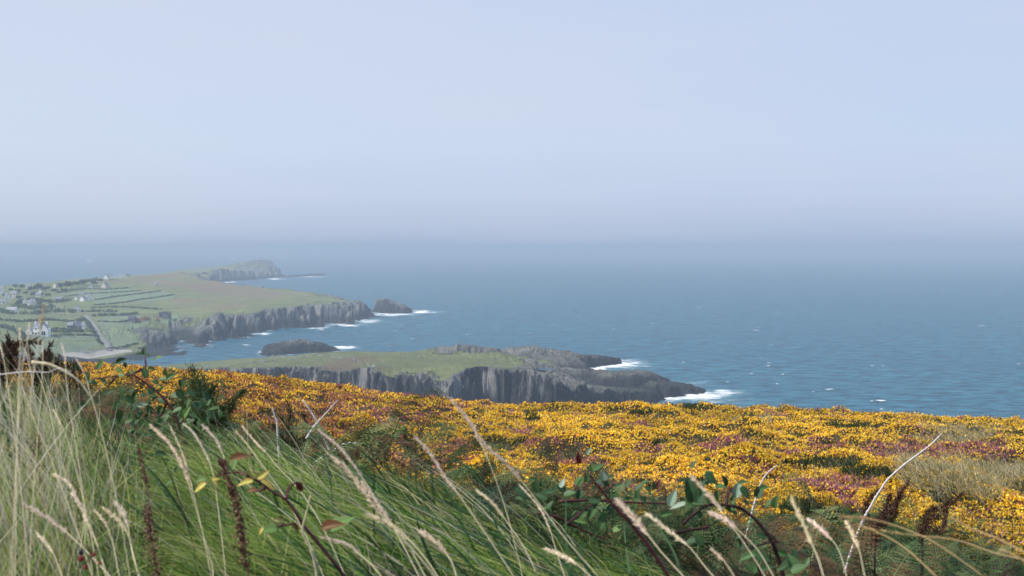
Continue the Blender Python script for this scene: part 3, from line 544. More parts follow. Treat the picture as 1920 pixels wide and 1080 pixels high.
def house(px, py, wpx, label, kind='side', rz=0., wm=None, rm=None, storeys=1, name='cottage', cat='house', chim=2, dz=0.):
    p = hit(px, py); D = p.y; wpx *= 1.12; W = wpx*D/F; tiny = wpx < 10; wm = wm or WHITE; rm = rm or SLATE
    r = empty(name, (p.x, p.y, p.z+dz), rz); he = 2.6*storeys+.2
    if kind == 'side':
        d = min(max(W*.5, 5.5), 8); rf = gable(r, -W/2, W/2, 0, d, he, he+d*.42, 'x', wm, rm); ym = d/2; hr = he+d*.42
        for s in ((-1, 1), (1,), ())[0 if chim == 2 else 1 if chim == 1 else 2]: cx = s*(W/2-.6); box('chimney', (cx-.45, cx+.45, ym-.45, ym+.45, hr-.8, hr+1.1), BRICK, r)
        n = 0 if tiny else max(2, int(W/3.2)); step = W/max(n, 1)
        for j in range(storeys):
            for i in range(n):
                cx = -W/2+step*(i+.5); z = 1+2.6*j
                if i == n//2 and j == 0: box('door', (cx-.5, cx+.5, -.06, .1, 0, 2.1), DARK, r)
                else: box('window', (cx-.5, cx+.5, -.05, .1, z, z+1.2), DARK, r)
    else:                                   # gable end towards the viewer
        d = W*1.5; hr = he+W*.5; gable(r, -W/2, W/2, 0, d, he, hr, 'y', wm, rm)
        if chim: box('chimney', (-.45, .45, .2, 1.1, hr-.6, hr+1.1), BRICK, r)
        for cx in (() if tiny else (-W*.22, W*.22)): box('window', (cx-.5, cx+.5, -.05, .1, 1, 2.2), DARK, r)
        if not tiny and (storeys > 1 or W > 6): box('window', (-.45, .45, -.05, .1, he+.2, he+1.3), DARK, r)
    return tag(r, label, cat, 'houses of the coastal village')
# the big white house with the arched window
p = hit(70, 629); r = empty('farmhouse', (p.x, p.y, p.z), R(4)); k = p.y/F
gable(r, -8*k, 17*k, 1.2, 8.5, 5.0, 8.2, 'x', WHITE, SLATE); gable(r, 5*k, 20.5*k, -2.2, 3, 4.6, 8.3, 'y', WHITE, SLATE); gable(r, -22*k, -10*k, -.5, 6, 2.6, 5.4, 'y', WHITE, SLATE, .2)
box('annexe', (20.5*k+.02, 23*k, -1.4, 3, -2.5, 5.3), WHITE, r); box('porch', (-10*k+.02, 5*k-.02, -.1, 1.15, -2.5, 2.9), WHITE, r)
for cx in (-6*k, 3.5*k, 15*k): box('chimney', (cx-.6, cx+.6, 4.2, 5.3, 7.4, 9.9), WHITE, r)
V = [(math.cos(t)*1.5, -2.29, 1.6+math.sin(t)*1.6) for t in np.linspace(0, math.pi, 9)]+[(-1.5, -2.29, .1), (1.5, -2.29, .1)]; cx = 12.7*k
V = [(v[0]+cx, v[1], v[2]) for v in V]; V2 = [(v[0], -2.1, v[2]) for v in V]; n = len(V)
wdw = pmesh('arched_window', V+V2, [tuple(range(n))[::-1], tuple(range(n, 2*n))]+[(i, (i+1) % n, n+(i+1) % n, n+i) for i in range(n)], DARK, r)
box('mullion', (cx-.07, cx+.07, -2.34, -2.24, .1, 3.2), WHITE, wdw)
for cx, z, w_ in ((-8*k, .9, 1.), (-2.6*k, .4, 1.2), (1.8*k, .9, .9)): box('window', (cx-w_/2, cx+w_/2, -.18, .02, z, z+1.5), DARK, r)
dm = pmesh('dormer', [(-3.2*k-1.1,.9,3.6),(-3.2*k+1.1,.9,3.6),(-3.2*k+1.1,.9,5.2),(-3.2*k,.9,6.4),(-3.2*k-1.1,.9,5.2),(-3.2*k-1.1,3.6,3.6),(-3.2*k+1.1,3.6,3.6),(-3.2*k+1.1,3.6,5.2),(-3.2*k,3.6,6.4),(-3.2*k-1.1,3.6,5.2)], [(0,1,2,3,4),(9,8,7,6,5),(0,4,9,5),(1,6,7,2),(2,7,8,3),(4,3,8,9)], WHITE, r); box('pane', (-3.2*k-.5, -3.2*k+.5, .82, 1.0, 4., 5.2), DARK, dm)
for cx in (-16*k,): box('window', (cx-.45, cx+.45, -.58, -.4, 1, 2.2), DARK, r)
tag(r, 'large white gabled farmhouse with arched window and grey slate roof above the green field', 'house', 'houses of the coastal village')
house(141, 618, 12, 'grey stone gabled house beside the lane', 'end', R(-10), GREYW, SLATE); house(131, 617, 9, 'low grey outbuilding leaning on the stone gabled house', 'side', 0, GREYW, SLATE, chim=0, name='outbuilding', cat='outbuilding')
house(146, 585, 10, 'lone white cottage with steep gable in dark scrub', 'end', R(18), storeys=1)
house(153, 565, 7, 'white gable left of the paired farmhouses below the big field', 'end', R(-12)); house(168, 563, 13, 'widest white farmhouse of the pair below the big field', 'end', R(20)); house(142, 563, 4, 'small white shed at the end of the paired farmhouses', 'end', 0, chim=0, name='shed', cat='shed')
house(152, 557, 8, 'cream upper house behind the paired white farmhouses', 'side', R(10), CREAM, SLATE, 1)
house(170, 542, 8, 'white gabled cottage on the crest of the long field', 'end', R(15)); house(194, 540, 8, 'pale cottage right of the cottage on the field crest', 'end', R(-15), CREAM)
house(198, 523, 7, 'white hilltop house with leftmost gable against the haze', 'end', 0); house(206, 522, 8, 'white hilltop house with the taller middle gable', 'end', R(12), storeys=1); house(213, 522, 6, 'small white hilltop house at the end of the gable pair', 'side'); house(226, 520, 11, 'long low white hilltop bungalow', 'side', 0, chim=1)
house(102, 539, 6, 'cream gabled house on the skyline among trees', 'end', R(-20), CREAM, SLATE, 1); house(52, 541, 6, 'white bungalow peeping over skyline trees', 'side', 0)
house(2, 546, 7, 'white house cut by the frame edge on the skyline', 'side', 0, storeys=1); house(2, 553, 8, 'white gabled house just below the skyline at the frame edge', 'end', R(20))
house(16, 562, 9, 'white front house of the crowded village cluster', 'end', R(15), storeys=1); house(24, 560, 11, 'pink tinged broad house in the crowded village cluster', 'side', R(-8), CREAM, SLATE, 2); house(12, 558, 6, 'small white cottage behind the crowded village cluster', 'side', R(10))
house(48, 570, 7, 'white stepped house in front of dark hedges', 'end', R(24), storeys=1); house(55, 572, 6, 'low white annexe below the stepped house', 'side', 0, chim=0); house(61, 571, 7, 'faint pale house behind the stepped white house', 'side', R(6), CREAM)
house(4, 570, 10, 'pale low house near the frame edge below the cluster', 'side', R(8)); house(20, 587, 17, 'pale bungalow with broad grey roof above the lane hedge', 'side', R(-6), WHITE, simple('pale_slate', (.28,.29,.32), .6))
house(110, 566, 11, 'long low white barn among dark hedges', 'side', R(10), chim=0, name='barn', cat='barn'); house(71, 557, 8, 'long pale shed high in the village meadow', 'side', 0, CREAM, chim=0, name='shed', cat='shed')
hs = house(309, 596, 19, 'wide dark roofed cottage with a central gable above the rocky cove', 'side', R(8), GREYW, DSL, chim=0)
gable(hs, -2.6, 3.4, -2.2, 2.5, 2.9, 5.6, 'y', GREYW, DSL)
house(246, 605, 11, 'low dark boat shed at the edge of the bright field', 'side', R(-8), GREYW, DSL, chim=0, name='shed', cat='shed'); house(275, 514, 5, 'tiny white house on the misty ridge', 'side'); house(155, 617, 4, 'small white shed beside the stone gabled house', 'side', 0, chim=0, name='shed', cat='shed')
house(290, 537, 5, 'small pale ruin by the brown heath', 'side', 0, CREAM, chim=0, name='ruin', cat='ruin'); house(75, 551, 5, 'little white cottage among the tallest trees', 'end', 0)
# ------------------------------------------------------------ trees, hedges, walls
TREEM = foliage('tree_leaves', .2, .7, .15); BARK = simple('bark', (.09,.075,.06), .9)
def crownmesh(blobs, n, size, col, rng):     # leaf clumps through a set of lobes, given as (x,y,z,rx,ry,rz)
    b = np.array(blobs); w_ = b[:, 3]*b[:, 4]*b[:, 5]; w_ = w_**.7; i = rng.choice(len(b), n, p=w_/w_.sum()); q = b[i]
    d = unit(rng.normal(size=(n, 3)))*(rng.random((n, 1))**.4); P = q[:, :3]+d*q[:, 3:]*(1+.18*rng.normal(size=(n, 1)))
    C = np.array(col)*(.55+.9*rng.random((n, 1)))*(1+.25*np.sin(i*2.4))[:, None]
    return petals(P, np.full(n, size)*rng.uniform(.6, 1.3, n), C, 2, rng, .4)
rng = np.random.default_rng(77)
def tree(px, py, wpx, hpx, label, col=(.045,.065,.03), group='trees of the village skyline', name='tree'):
    p = hit(px, py); k = p.y/F; W, H = wpx*k, hpx*k; r = empty(name, p)
    bl = [(rng.uniform(-.3, .3)*W, rng.uniform(-.3, .3)*W, H*rng.uniform(.45, .85), W*rng.uniform(.18, .34), W*rng.uniform(.2, .3), H*rng.uniform(.13, .26)) for _ in range(8)]
    tris('crown', [crownmesh(bl, 240, W*.10+.25, col, rng)], TREEM, r)
    V = []; Fc = []
    def limb(a, b, r0, r1):
        s = len(V)
        for q, rr in ((a, r0), (b, r1)):
            for j in range(6): V.append((q[0]+rr*math.cos(j*1.047), q[1]+rr*math.sin(j*1.047), q[2]))
        for j in range(6): Fc.append((s+j, s+(j+1) % 6, s+6+(j+1) % 6, s+6+j))
    t = H*.045; limb((0,0,-1), (0,0,H*.45), t, t*.7)
    for b in bl[:5]: limb((0,0,H*.42), (b[0]*.8, b[1]*.8, b[2]), t*.6, t*.2)
    pmesh('trunk', V, Fc, BARK, r); return tag(r, label, 'tree', group)
for a in ((29,540,10,7,'small round skyline tree beside the left houses'),(40,542,14,8,'low spreading tree between skyline houses'),(71,546,20,15,'tallest rounded dark tree on the village skyline'),(58,547,14,9,'bushy tree left of the tallest skyline tree'),(84,548,13,10,'squat tree right of the tallest skyline tree'),(92,543,11,7,'low tree left of the cream skyline house'),
  (115,543,12,13,'tree standing close behind the cream skyline house'),(124,542,14,15,'twin topped dark tree behind the cream skyline house'),(134,540,14,11,'tree at the foot of the hill behind the field crest'),(146,537,16,10,'hillside tree below the bare hilltop'),(158,534,16,9,'broad hillside tree left of the field crest cottage'),(120,549,12,8,'front tree at the left end of the long field'),(103,549,14,7,'tree in front of the cream skyline house')): tree(*a)
for px, py, w_, h_ in ((20,547,10,6),(34,550,12,7),(48,553,13,7),(62,556,14,8),(78,556,12,7),(90,556,12,6),(8,556,10,6),(35,562,12,7),(5,566,9,6),(66,566,12,7),(36,572,13,8),(75,573,13,7),(88,568,12,6),(176,535,13,7),(240,519,10,5),(188,529,12,6)):
    tree(px, py, w_, h_, 'bushy dark tree in the village below the skyline', (.05,.07,.035), 'trees among the village houses')
def along(pts, f=main_z, step=3., **k):
    Q = [hit(a, b, f, **k) for a, b in pts]; out = [Q[0]]
    for a, b in zip(Q, Q[1:]):
        n = max(1, int((b-a).length/step)); out += [a.lerp(b, (i+1)/n) for i in range(n)]
    return [Vector((q.x, q.y, f(q.x, q.y))) for q in out]
def hedge(pts, h, wd, label, col=(.05,.075,.035), cat='hedge', name='hedge', f=main_z, group='hedges between the fields', **k):
    Q = along(pts, f, 2.5, **k); o = Q[0].copy(); bl = []; h *= .5 if h < 2 else .9; col = tuple(c*1.5 for c in col)
    for q in Q:
        v = q-o; s = rng.uniform(.6, 1.3); bl.append((v.x+rng.normal()*wd*.2, v.y+rng.normal()*wd*.3, v.z+h*.35*s, 1.9, wd*.5*s, h*.6*s))
    ob = tris(name, [crownmesh(bl, len(Q)*26, 1.1, col, rng)], TREEM); ob.location = o; return tag(ob, label, cat, group, 'thing')
hedge([(91,622),(120,623),(150,622),(172,624)], 2.2, 3, 'dark hedge running from the white farmhouse to the lane'); hedge([(90,618),(120,617),(150,621)], 1.6, 3, 'upper hedge behind the white farmhouse garden')
hedge([(90,630),(130,628),(180,629)], 1.2, 2, 'low hedge along the top of the lower green field'); hedge([(178,593),(200,592),(230,592),(254,589)], 2.6, 6, 'thick hedge along the top of the bright field')
hedge([(100,586),(120,585),(140,587)], 4, 9, 'dark scrub mass left of the lone white cottage', cat='scrub', name='scrub'); hedge([(152,585),(180,584),(215,585)], 2.5, 5, 'scrub line right of the lone white cottage', cat='scrub', name='scrub')
hedge([(0,584),(20,589),(60,590),(95,584)], 4, 9, 'dark hedge below the village houses', cat='hedge'); hedge([(25,575),(60,580),(95,577)], 4, 8, 'shrubby belt behind the grey roofed bungalow', cat='scrub', name='scrub'); hedge([(30,567),(60,564),(100,568),(130,564)], 4, 8, 'dark belt of bushes beside the stepped white house', cat='scrub', name='scrub')
hedge([(110,549),(140,544),(180,542),(240,540)], 1.8, 3, 'hedge tracing the crest of the long field'); hedge([(125,556),(150,552),(200,549),(262,545)], 1.2, 3, 'thin hedge crossing the long field'); hedge([(180,562),(220,556),(270,550),(300,546)], 1.4, 3, 'hedge slanting up the pale hillside')
hedge([(180,572),(230,568),(280,560),(325,553)], 1.4, 3, 'lower hedge slanting up towards the brown heath'); hedge([(170,578),(200,576),(250,577),(300,580)], 1.8, 4, 'hedge above the thick hedge of the bright field'); hedge([(185,603),(215,604),(250,602)], 1.0, 2, 'faint hedge line across the bright field')
hedge([(0,600),(40,604),(95,600),(130,604),(160,600)], 2, 5, 'ragged scrub on the slope above the white farmhouse', cat='scrub', name='scrub'); hedge([(0,612),(30,622),(45,634)], 2.6, 5, 'dark scrub on the bank left of the white farmhouse', cat='scrub', name='scrub'); hedge([(205,655),(230,651),(255,645)], 1.2, 3, 'scrubby edge where the bright field meets the rocks', cat='scrub', name='scrub')
hedge([(258,604),(275,598),(290,600)], 3, 8, 'rust coloured bracken knoll above the bright field', (.24,.15,.08), 'scrub', 'scrub'); hedge([(128,536),(150,531),(180,524)], 3, 8, 'woody belt climbing the hazy hill', cat='scrub', name='scrub'); hedge([(156,596),(164,603),(171,614),(181,632),(189,645)], .7, 1.5, 'verge hedge on the left of the winding lane'); 
def wallrow(pts, h, label, f=main_z, **k):
    Q = along(pts, f, 1.3, **k); o = Q[0].copy(); V = []; Fc = []
    for q in Q:
        if rng.random() < (.34 if f is head_z else .05): continue
        v = q-o; a, b, c = rng.uniform(.2, .55), rng.uniform(.2, .4), h*rng.uniform(.1, .9); s = len(V)
        for t in boxv(v.x-a, v.x+a, v.y-b, v.y+b, v.z-.4, v.z+c): V.append(tuple(np.array(t)+rng.normal(size=3)*.12))
        Fc += [tuple(i+s for i in fc) for fc in BF]
    ob = pmesh('stone_wall', V, Fc, WALLM); ob.location = o; return tag(ob, label, 'stone wall', 'dry stone walls', 'thing')
WALLM = simple('lichened_stone', (.30,.29,.27), .9, .4, .6)
hk = dict(f=head_z, d0=670, d1=1040)
wallrow([(545,673),(580,668),(610,669),(640,672),(665,676),(690,682),(702,690)], .9, 'broken pale stone wall curving over the headland turf', **hk); wallrow([(375,690),(390,689)], .9, 'short pale wall stub on the low neck of the headland', **hk); wallrow([(470,676),(510,672),(545,669),(600,667)], .5, 'faint stone wall along the back of the headland neck', **hk)
wallrow([(0,594),(60,596),(120,592),(165,592)], 1., 'long stone wall on the slope above the farmhouse'); wallrow([(45,631),(92,630),(180,634)], .9, 'garden wall below the white farmhouse'); wallrow([(262,545),(280,552),(290,562)], 1., 'field wall climbing beside the brown heath'); wallrow([(60,577),(120,590),(160,600)], .8, 'slanting stone wall above the stone gabled house'); wallrow([(140,660),(180,657),(205,655),(250,652)], 1.1, 'stone wall along the top of the beach'); wallrow([(190,600),(196,620),(206,640),(209,652)], .9, 'stone wall on the right verge of the winding lane')
# utility poles
for px, py in ((121,590),(104,590),(19,600),(64,592)):
    p = hit(px, py); V = boxv(-.14, .14, -.14, .14, -1, 8.5)+boxv(-.9, .9, -.22, -.145, 7.6, 7.8); tag(pmesh('utility_pole', V, BF+[tuple(i+8 for i in f_) for f_ in BF], BARK), 'thin wooden utility pole between the village hedges', 'utility pole', 'utility poles of the village').location = p
# lane
Q = along([(160,592),(166,598),(173,607),(180,619),(188,632),(197,643),(202,652),(204,657)], main_z, 3.)
V = []; Fc = []
for i, q in enumerate(Q):
    t = (Q[min(i+1, len(Q)-1)]-Q[max(i-1, 0)]); t.z = 0; t.normalize(); nrm = Vector((t.y, -t.x, 0)); hw = 1.9
    z = max(main_z(q.x+s_*nrm.x*2, q.y+s_*nrm.y*2) for s_ in (-1, 0, 1))+.25
    for s_ in (-1, 1): V.append((q.x+s_*nrm.x*hw, q.y+s_*nrm.y*hw, z))
    if i: j = 2*i; Fc.append((j-2, j-1, j+1, j))
tag(pmesh('lane', V, Fc, simple('worn_tarmac', (.20,.195,.195), .9, .15, .4)), 'narrow grey lane winding down to the beach', 'lane', kind='structure')
# pool among the headland rocks
V = [(0,0,.0)]; n = 20
for i in range(n): a = i*2*math.pi/n; V.append((9*math.cos(a)*(1+.2*math.sin(3*a)), 5*math.sin(a)*(1+.25*math.cos(2*a)), 0))
pp = hit(1013, 695, **hk); o = pmesh('rock_pool', V, [(0, i+1, (i+1) % n+1) for i in range(n)], SEA); o.location = (pp.x, pp.y, pp.z+.5); tag(o, 'small blue pool on top of the headland', 'pool', kind='structure')
# ------------------------------------------------------------ near plants, each its own thing
def smooth(pts, n=6):
    P = [Vector(p) for p in pts]; P = [P[0]*2-P[1]]+P+[P[-1]*2-P[-2]]; out = []
    for i in range(1, len(P)-2):
        a, b, c, d = P[i-1:i+3]
        for j in range(n):
            t = j/n; out.append(.5*((2*b)+(c-a)*t+(2*a-5*b+4*c-d)*t*t+(3*b-a-3*c+d)*t**3))
    out.append(P[-2]); return out
def tube(name, path, r0, r1, mat, parent=None, col=None, sides=6, wob=0.):
    V = []; Fc = []; n = len(path); up = Vector((.3, -.2, 1))
    for i, p in enumerate(path):
        t = (path[min(i+1, n-1)]-path[max(i-1, 0)]).normalized(); a = t.cross(up).normalized(); b = t.cross(a); r = (r0+(r1-r0)*i/(n-1))*(1+wob*random.uniform(-1, 1))
        for j in range(sides): q = j*2*math.pi/sides; V.append(p+a*r*math.cos(q)+b*r*math.sin(q))
        if i:
            for j in range(sides): k = (j+1) % sides; Fc.append(((i-1)*sides+j, (i-1)*sides+k, i*sides+k, i*sides+j))
    Fc += [tuple(range(sides))[::-1], tuple(range((n-1)*sides, n*sides))]
    return pmesh(name, V, Fc, mat, parent, True)
def pathpx(pts, D0, D1, n=6):            # traced line, running from D0 metres at its first point to D1 at its last
    m_ = len(pts)-1; return smooth([at(a, b, D0+(D1-D0)*i/m_) for i, (a, b) in enumerate(pts)], n)
def down(path, extra=.25):               # carry the foot of a stem on down into the ground
    p, q = path[-1], path[-2]; d = (p-q).normalized(); 
    for s in range(1, 12):
        z = p+d*s*.05; z.z -= .008*s*s*.5; path.append(z)
        if z.z < ground(z.x, z.y)-.02: break
    return path
STRAW = simple('straw_stem', (.50,.43,.28), .6, .12, 30); TWIG = simple('bleached_twig', (.55,.52,.50), .8, .3, 40); STRAWO = simple('ochre_stem', (.36,.25,.11), .6, .2, 30)
CANE = simple('bramble_cane', (.075,.018,.022), .5, .4, 40); CANEB = simple('dark_cane', (.035,.015,.013), .6, .4, 40); SEEDB = simple('dock_seed', (.085,.032,.02), .8, .5, 60); SOFT = foliage('seed_husk', .3, .6, .2)
def stalk(pts, label, D0=2.0, D1=None, head=.42, w=.0026, hw=.006, mat=None, col=(.74,.66,.50), group='pale seeding grass stalks on the bank', foot=True, dens=1.):
    D1 = D1 or D0*.93; path = pathpx(pts, D0, D1); 
    if foot: path = down(path)
    o = path[-1].copy(); tone = random.uniform(.72, 1.08); col = tuple(min(.9, c*tone*q) for c, q in zip(col, (1, random.uniform(.92, 1.02), random.uniform(.8, 1.05)))); dens *= random.uniform(.6, 1.25); head *= random.uniform(.75, 1.15); w *= .5; hw *= random.uniform(.3, .52); r = empty('grass_stalk', o); loc = [p-o for p in path]
    tube('stem', loc, w*.28, w*.5, mat or STRAW, r, sides=5)
    # seed head: husks laid along the upper stem
    cum = [0]
    for a, b in zip(loc, loc[1:]): cum.append(cum[-1]+(b-a).length)
    HL = max(.03, sum((b-a).length for a, b in zip(pathpx(pts, D0, D1), pathpx(pts, D0, D1)[1:]))*head); n = int(220*dens*HL/.1); Ps = []; Ds_ = []
    rg = np.random.default_rng(abs(hash(label)) % 1000 if False else len(label)*7+int(pts[0][0]))
    for i in range(n):
        s = HL*rg.random(); j = max(1, next((q for q in range(1, len(cum)) if cum[q] >= s), 1)); f_ = (s-cum[j-1])/(cum[j]-cum[j-1]+1e-9); p = loc[j-1].lerp(loc[j], min(f_, 1)); t = (loc[j-1]-loc[j]).normalized()
        sw = math.sin(math.pi*min(1, s/HL*.93+.07))**.6; Ps.append(np.array(p)+rg.normal(size=3)*hw*.26*sw); Ds_.append(np.array(t))
    Ps = np.array(Ps); Ds_ = np.array(Ds_); L_ = rg.uniform(.006, .013, n)*(hw/.005)**.6
    V, C = spikes(Ps, L_, L_*.24, np.tile(np.array(col), (n, 1)), rg, .3, Ds_)
    tris('seed_head', [(V, C)], SOFT, r); return tag(r, label, 'grass stalk', group)
ST = [
 ([(845,748),(880,790),(905,830),(960,880),(1015,950),(1060,1010),(1130,1090)], 'longest seeding stalk, tip raised over the gorse in the centre', 2.0, .0034, .0085),
 ([(780,820),(810,855),(835,895),(862,930),(900,985),(950,1060)], 'thick headed stalk left of the longest central stalk', 1.9, .003, .008),
 ([(600,808),(640,842),(672,885),(705,935),(740,990),(800,1060)], 'slender stalk rising from the white twig to the left of centre', 2.1, .003, .006),
 ([(622,857),(650,880),(680,920),(715,965),(760,1015),(800,1085)], 'drooping stalk just below the slender central stalk', 1.9, .003, .0075),
 ([(1158,940),(1190,972),(1215,1003),(1240,1035),(1290,1090)], 'fat pale seed head beneath the single veined bramble leaf', 1.8, .0034, .0085),
 ([(1215,965),(1260,1000),(1292,1025),(1320,1060),(1350,1095)], 'flattened pale seed head right of the fat one', 1.8, .003, .009),
 ([(1298,895),(1340,940),(1360,970),(1400,1025),(1440,1090)], 'stalk whose tip crosses the big dark bramble leaf', 1.9, .0028, .0065),
 ([(1335,963),(1360,975),(1385,995),(1420,1030),(1450,1080)], 'short seed head under the pale bramble leaves', 1.9, .0026, .0075),
 ([(1485,938),(1505,980),(1522,1020),(1535,1050),(1548,1095)], 'blurred upright stalk in the dark bracken, nearest the camera', 1.5, .0034, .006),
 ([(1515,973),(1545,998),(1572,1030),(1590,1090)], 'thin pale stalk right of the blurred upright one', 1.8, .0026, .006),
 ([(1587,980),(1600,1005),(1612,1035),(1618,1065),(1625,1095)], 'short pale stalk beside the foot of the long white twig', 1.7, .0028, .006),
 ([(975,910),(1010,950),(1030,990),(1042,1030),(1060,1085)], 'kinked stalk right of the longest central stalk', 2.2, .0026, .0035),
 ([(900,828),(915,862),(934,912),(948,955),(958,990),(975,1060)], 'thin straight stalk behind the longest central stalk', 2.3, .0022, .0028),
 ([(895,920),(925,945),(955,985),(985,1030),(1010,1085)], 'leaning stalk below the longest central stalk', 2.0, .0028, .0055),
 ([(1025,1030),(1060,1045),(1090,1065),(1120,1095)], 'low seed head at the bottom edge under the red cane', 1.7, .003, .006),
 ([(1335,1030),(1360,1055),(1385,1095)], 'seed head at the bottom edge right of the flattened one', 1.7, .0028, .006),
 ([(605,1008),(650,1020),(675,1040),(700,1062),(725,1095)], 'seed head bowed low right of the yellow bramble leaves', 1.8, .003, .007),
 ([(790,998),(820,1020),(845,1050),(860,1095)], 'seed head at the bottom edge in the central grass', 1.7, .003, .007),
 ([(690,965),(735,985),(770,1015),(800,1050),(830,1095)], 'pale bowed stalk in the thickest central grass', 1.8, .003, .0075),
 ([(680,905),(710,945),(735,985),(760,1030),(790,1090)], 'feathery stalk in the middle of the central tuft', 2.0, .003, .009),
 ([(45,945),(90,972),(130,1003),(170,1042),(215,1090)], 'thick seed head slanting across the lower left bank', 1.8, .0034, .0065),
 ([(102,890),(130,908),(150,948),(175,1000),(205,1090)], 'arched plume above the slanting seed head', 2.0, .003, .0065),
 ([(135,925),(152,950),(165,985),(185,1030),(200,1090)], 'second plume just below the arched one', 2.0, .0028, .0055),
 ([(195,955),(222,975),(240,1002),(250,1040),(262,1090)], 'broad plume above the blackberries', 1.9, .003, .0075),
 ([(218,943),(236,972),(243,1005),(250,1045),(265,1090)], 'upright plume right of the broad one', 1.9, .003, .0065),
 ([(177,955),(198,982),(212,1020),(225,1090)], 'small plume left of the broad one', 1.95, .0026, .0045),
 ([(70,1000),(95,1030),(110,1062),(120,1095)], 'thin plume near the lower left corner', 1.8, .0028, .0045),
 ([(285,800),(318,833),(345,880),(360,930),(395,1050),(400,1090)], 'tall curved stalk left of the dark dock spire', 2.1, .003, .0058),
 ([(318,796),(340,845),(355,895),(378,990),(398,1090)], 'tall straight stalk left of the dark dock spire', 2.1, .003, .004),
 ([(380,798),(403,822),(420,858),(430,900),(445,970)], 'hooked seed head above the brown bramble leaf', 2.3, .003, .006),
 ([(345,795),(365,815),(385,850),(400,890),(410,960)], 'split seed head left of the hooked one', 2.3, .0028, .006),
 ([(443,810),(465,835),(490,870),(520,910),(550,960)], 'thin stalk behind the yellow bramble leaves', 2.3, .0026, .0035),
 ([(455,800),(480,830),(500,850),(520,875),(545,900)], 'faint pale stalk leading to the central bracken', 2.5, .0024, .004),
 ([(82,572),(80,590),(78,606),(72,640),(62,690),(58,760)], 'blurred ochre seed head standing in front of the white farmhouse', 1.6, .0012, .0036),
 ([(74,598),(76,612),(74,625),(70,660),(60,720)], 'smaller ochre seed head beside the one before the farmhouse', 1.6, .0011, .0028),
 ([(55,606),(52,635),(46,665),(40,710),(36,770)], 'pale stalk crossing the left gable of the farmhouse', 1.8, .0022, .0026),
 ([(37,615),(38,650),(36,690),(34,760)], 'pale stalk left of the farmhouse', 1.8, .0022, .0022),
 ([(115,643),(122,672),(124,710),(130,760),(140,820)], 'curved bare stalk over the lower green field', 2.0, .0022, .0024),
 ([(140,668),(158,700),(170,740),(185,790),(200,850)], 'bare stalk bending towards the top left bramble', 2.0, .0022, .0024),
 ([(80,640),(80,680),(78,730),(72,800)], 'straight bare stalk against the lower green field', 1.9, .002, .002),
 ([(0,645),(8,680),(14,720),(24,790)], 'bare stalk beside the frame edge over the bank', 1.9, .0022, .0022),
 ([(40,720),(65,790),(95,860),(125,940),(150,1010)], 'long sloping stalk in the straw on the left bank', 1.9, .0026, .003),
 ([(100,768),(125,820),(140,870),(155,930),(170,1000)], 'long bent stalk in the middle of the left bank', 2.0, .0024, .003),
]
for pts, lab, D0, w_, hw in ST:
    och = 'ochre' in lab; stalk(pts, lab, D0, None, .5 if hw > .003 else .25, w_, hw, None, (.48,.38,.25) if och else (.74,.63,.48), foot=True, dens=2.2 if hw > .005 else 1.2)
for pts, lab, D0 in (([(1578,968),(1640,975),(1700,993),(1760,1022),(1850,1085)], 'long ochre stem arching through the lower right bracken', 1.6), ([(1595,978),(1650,1000),(1700,1030),(1760,1085)], 'lower ochre stem crossing under the long arching one', 1.6), ([(1620,990),(1700,1002),(1790,1012),(1860,1035),(1930,1052)], 'green ochre stem running to the right frame edge', 1.6), ([(1785,970),(1820,990),(1870,1010),(1930,1040)], 'blurred orange stem near the right frame edge', 1.5), ([(1875,1030),(1900,1040),(1935,1062)], 'short ochre stem at the lower right corner', 1.5)):
    stalk(pts, lab, D0, None, .3, .0034, .004, STRAWO, (.42,.30,.15), 'ochre stems in the lower right corner', foot=False)
# dead twigs
def twig(lines, D, r, label, cat='twig', mat=None, name='dead_twig', foot=True):
    P = [pathpx(l, D+.0, D-.05*D*i) for i, l in enumerate(lines)]; P[0] = down(P[0]) if foot else P[0]; o = P[0][-1].copy(); rt = empty(name, o)
    for i, p in enumerate(P): tube('stem' if i == 0 else 'side_shoot', [q-o for q in p], r*(.45 if i == 0 else .8), r*(1 if i == 0 else .45), mat or TWIG, rt, wob=.18)
    return tag(rt, label, cat, 'bleached twigs')
twig([[(568,750),(582,770),(595,792),(603,812),(608,822)],[(595,793),(612,775),(632,752)],[(595,793),(585,805),(574,822)]], 4.2, .0048, 'bare white forked twig standing against the gorse')
twig([[(511,766),(515,780),(519,790),(520,802)]], 4.2, .0035, 'short pale twig left of the forked one'); twig([[(716,872),(707,850),(700,841),(676,832),(650,832),(630,842)]], 4.3, .005, 'pale twig bent into an arch over the bracken')
twig([[(1766,813),(1745,834),(1720,853),(1697,870),(1676,888),(1662,902),(1652,917),(1641,934),(1633,949),(1625,962),(1619,975)]], 4.5, .0048, 'long straight white twig leaning over the gorse on the right')
twig([[(1458,872),(1444,882),(1435,892),(1426,908),(1420,926)]], 5, .004, 'thin curved twig at the lower edge of the gorse'); twig([[(170,745),(155,722),(135,705),(112,692),(88,683),(60,680)]], 2.3, .0035, 'dry arched stem over the left grass crest', mat=STRAW, foot=False); twig([[(135,697),(110,691),(90,698),(60,697),(30,699),(-30,706)]], 2.2, .0012, 'thin grey dry stem lying across the left grass crest', foot=False)
twig([[(582,930),(574,965),(567,997),(580,1025),(590,1055),(596,1095)]], 1.9, .0022, 'thin angular straw bent in the grass below the crimson cane', mat=STRAW)
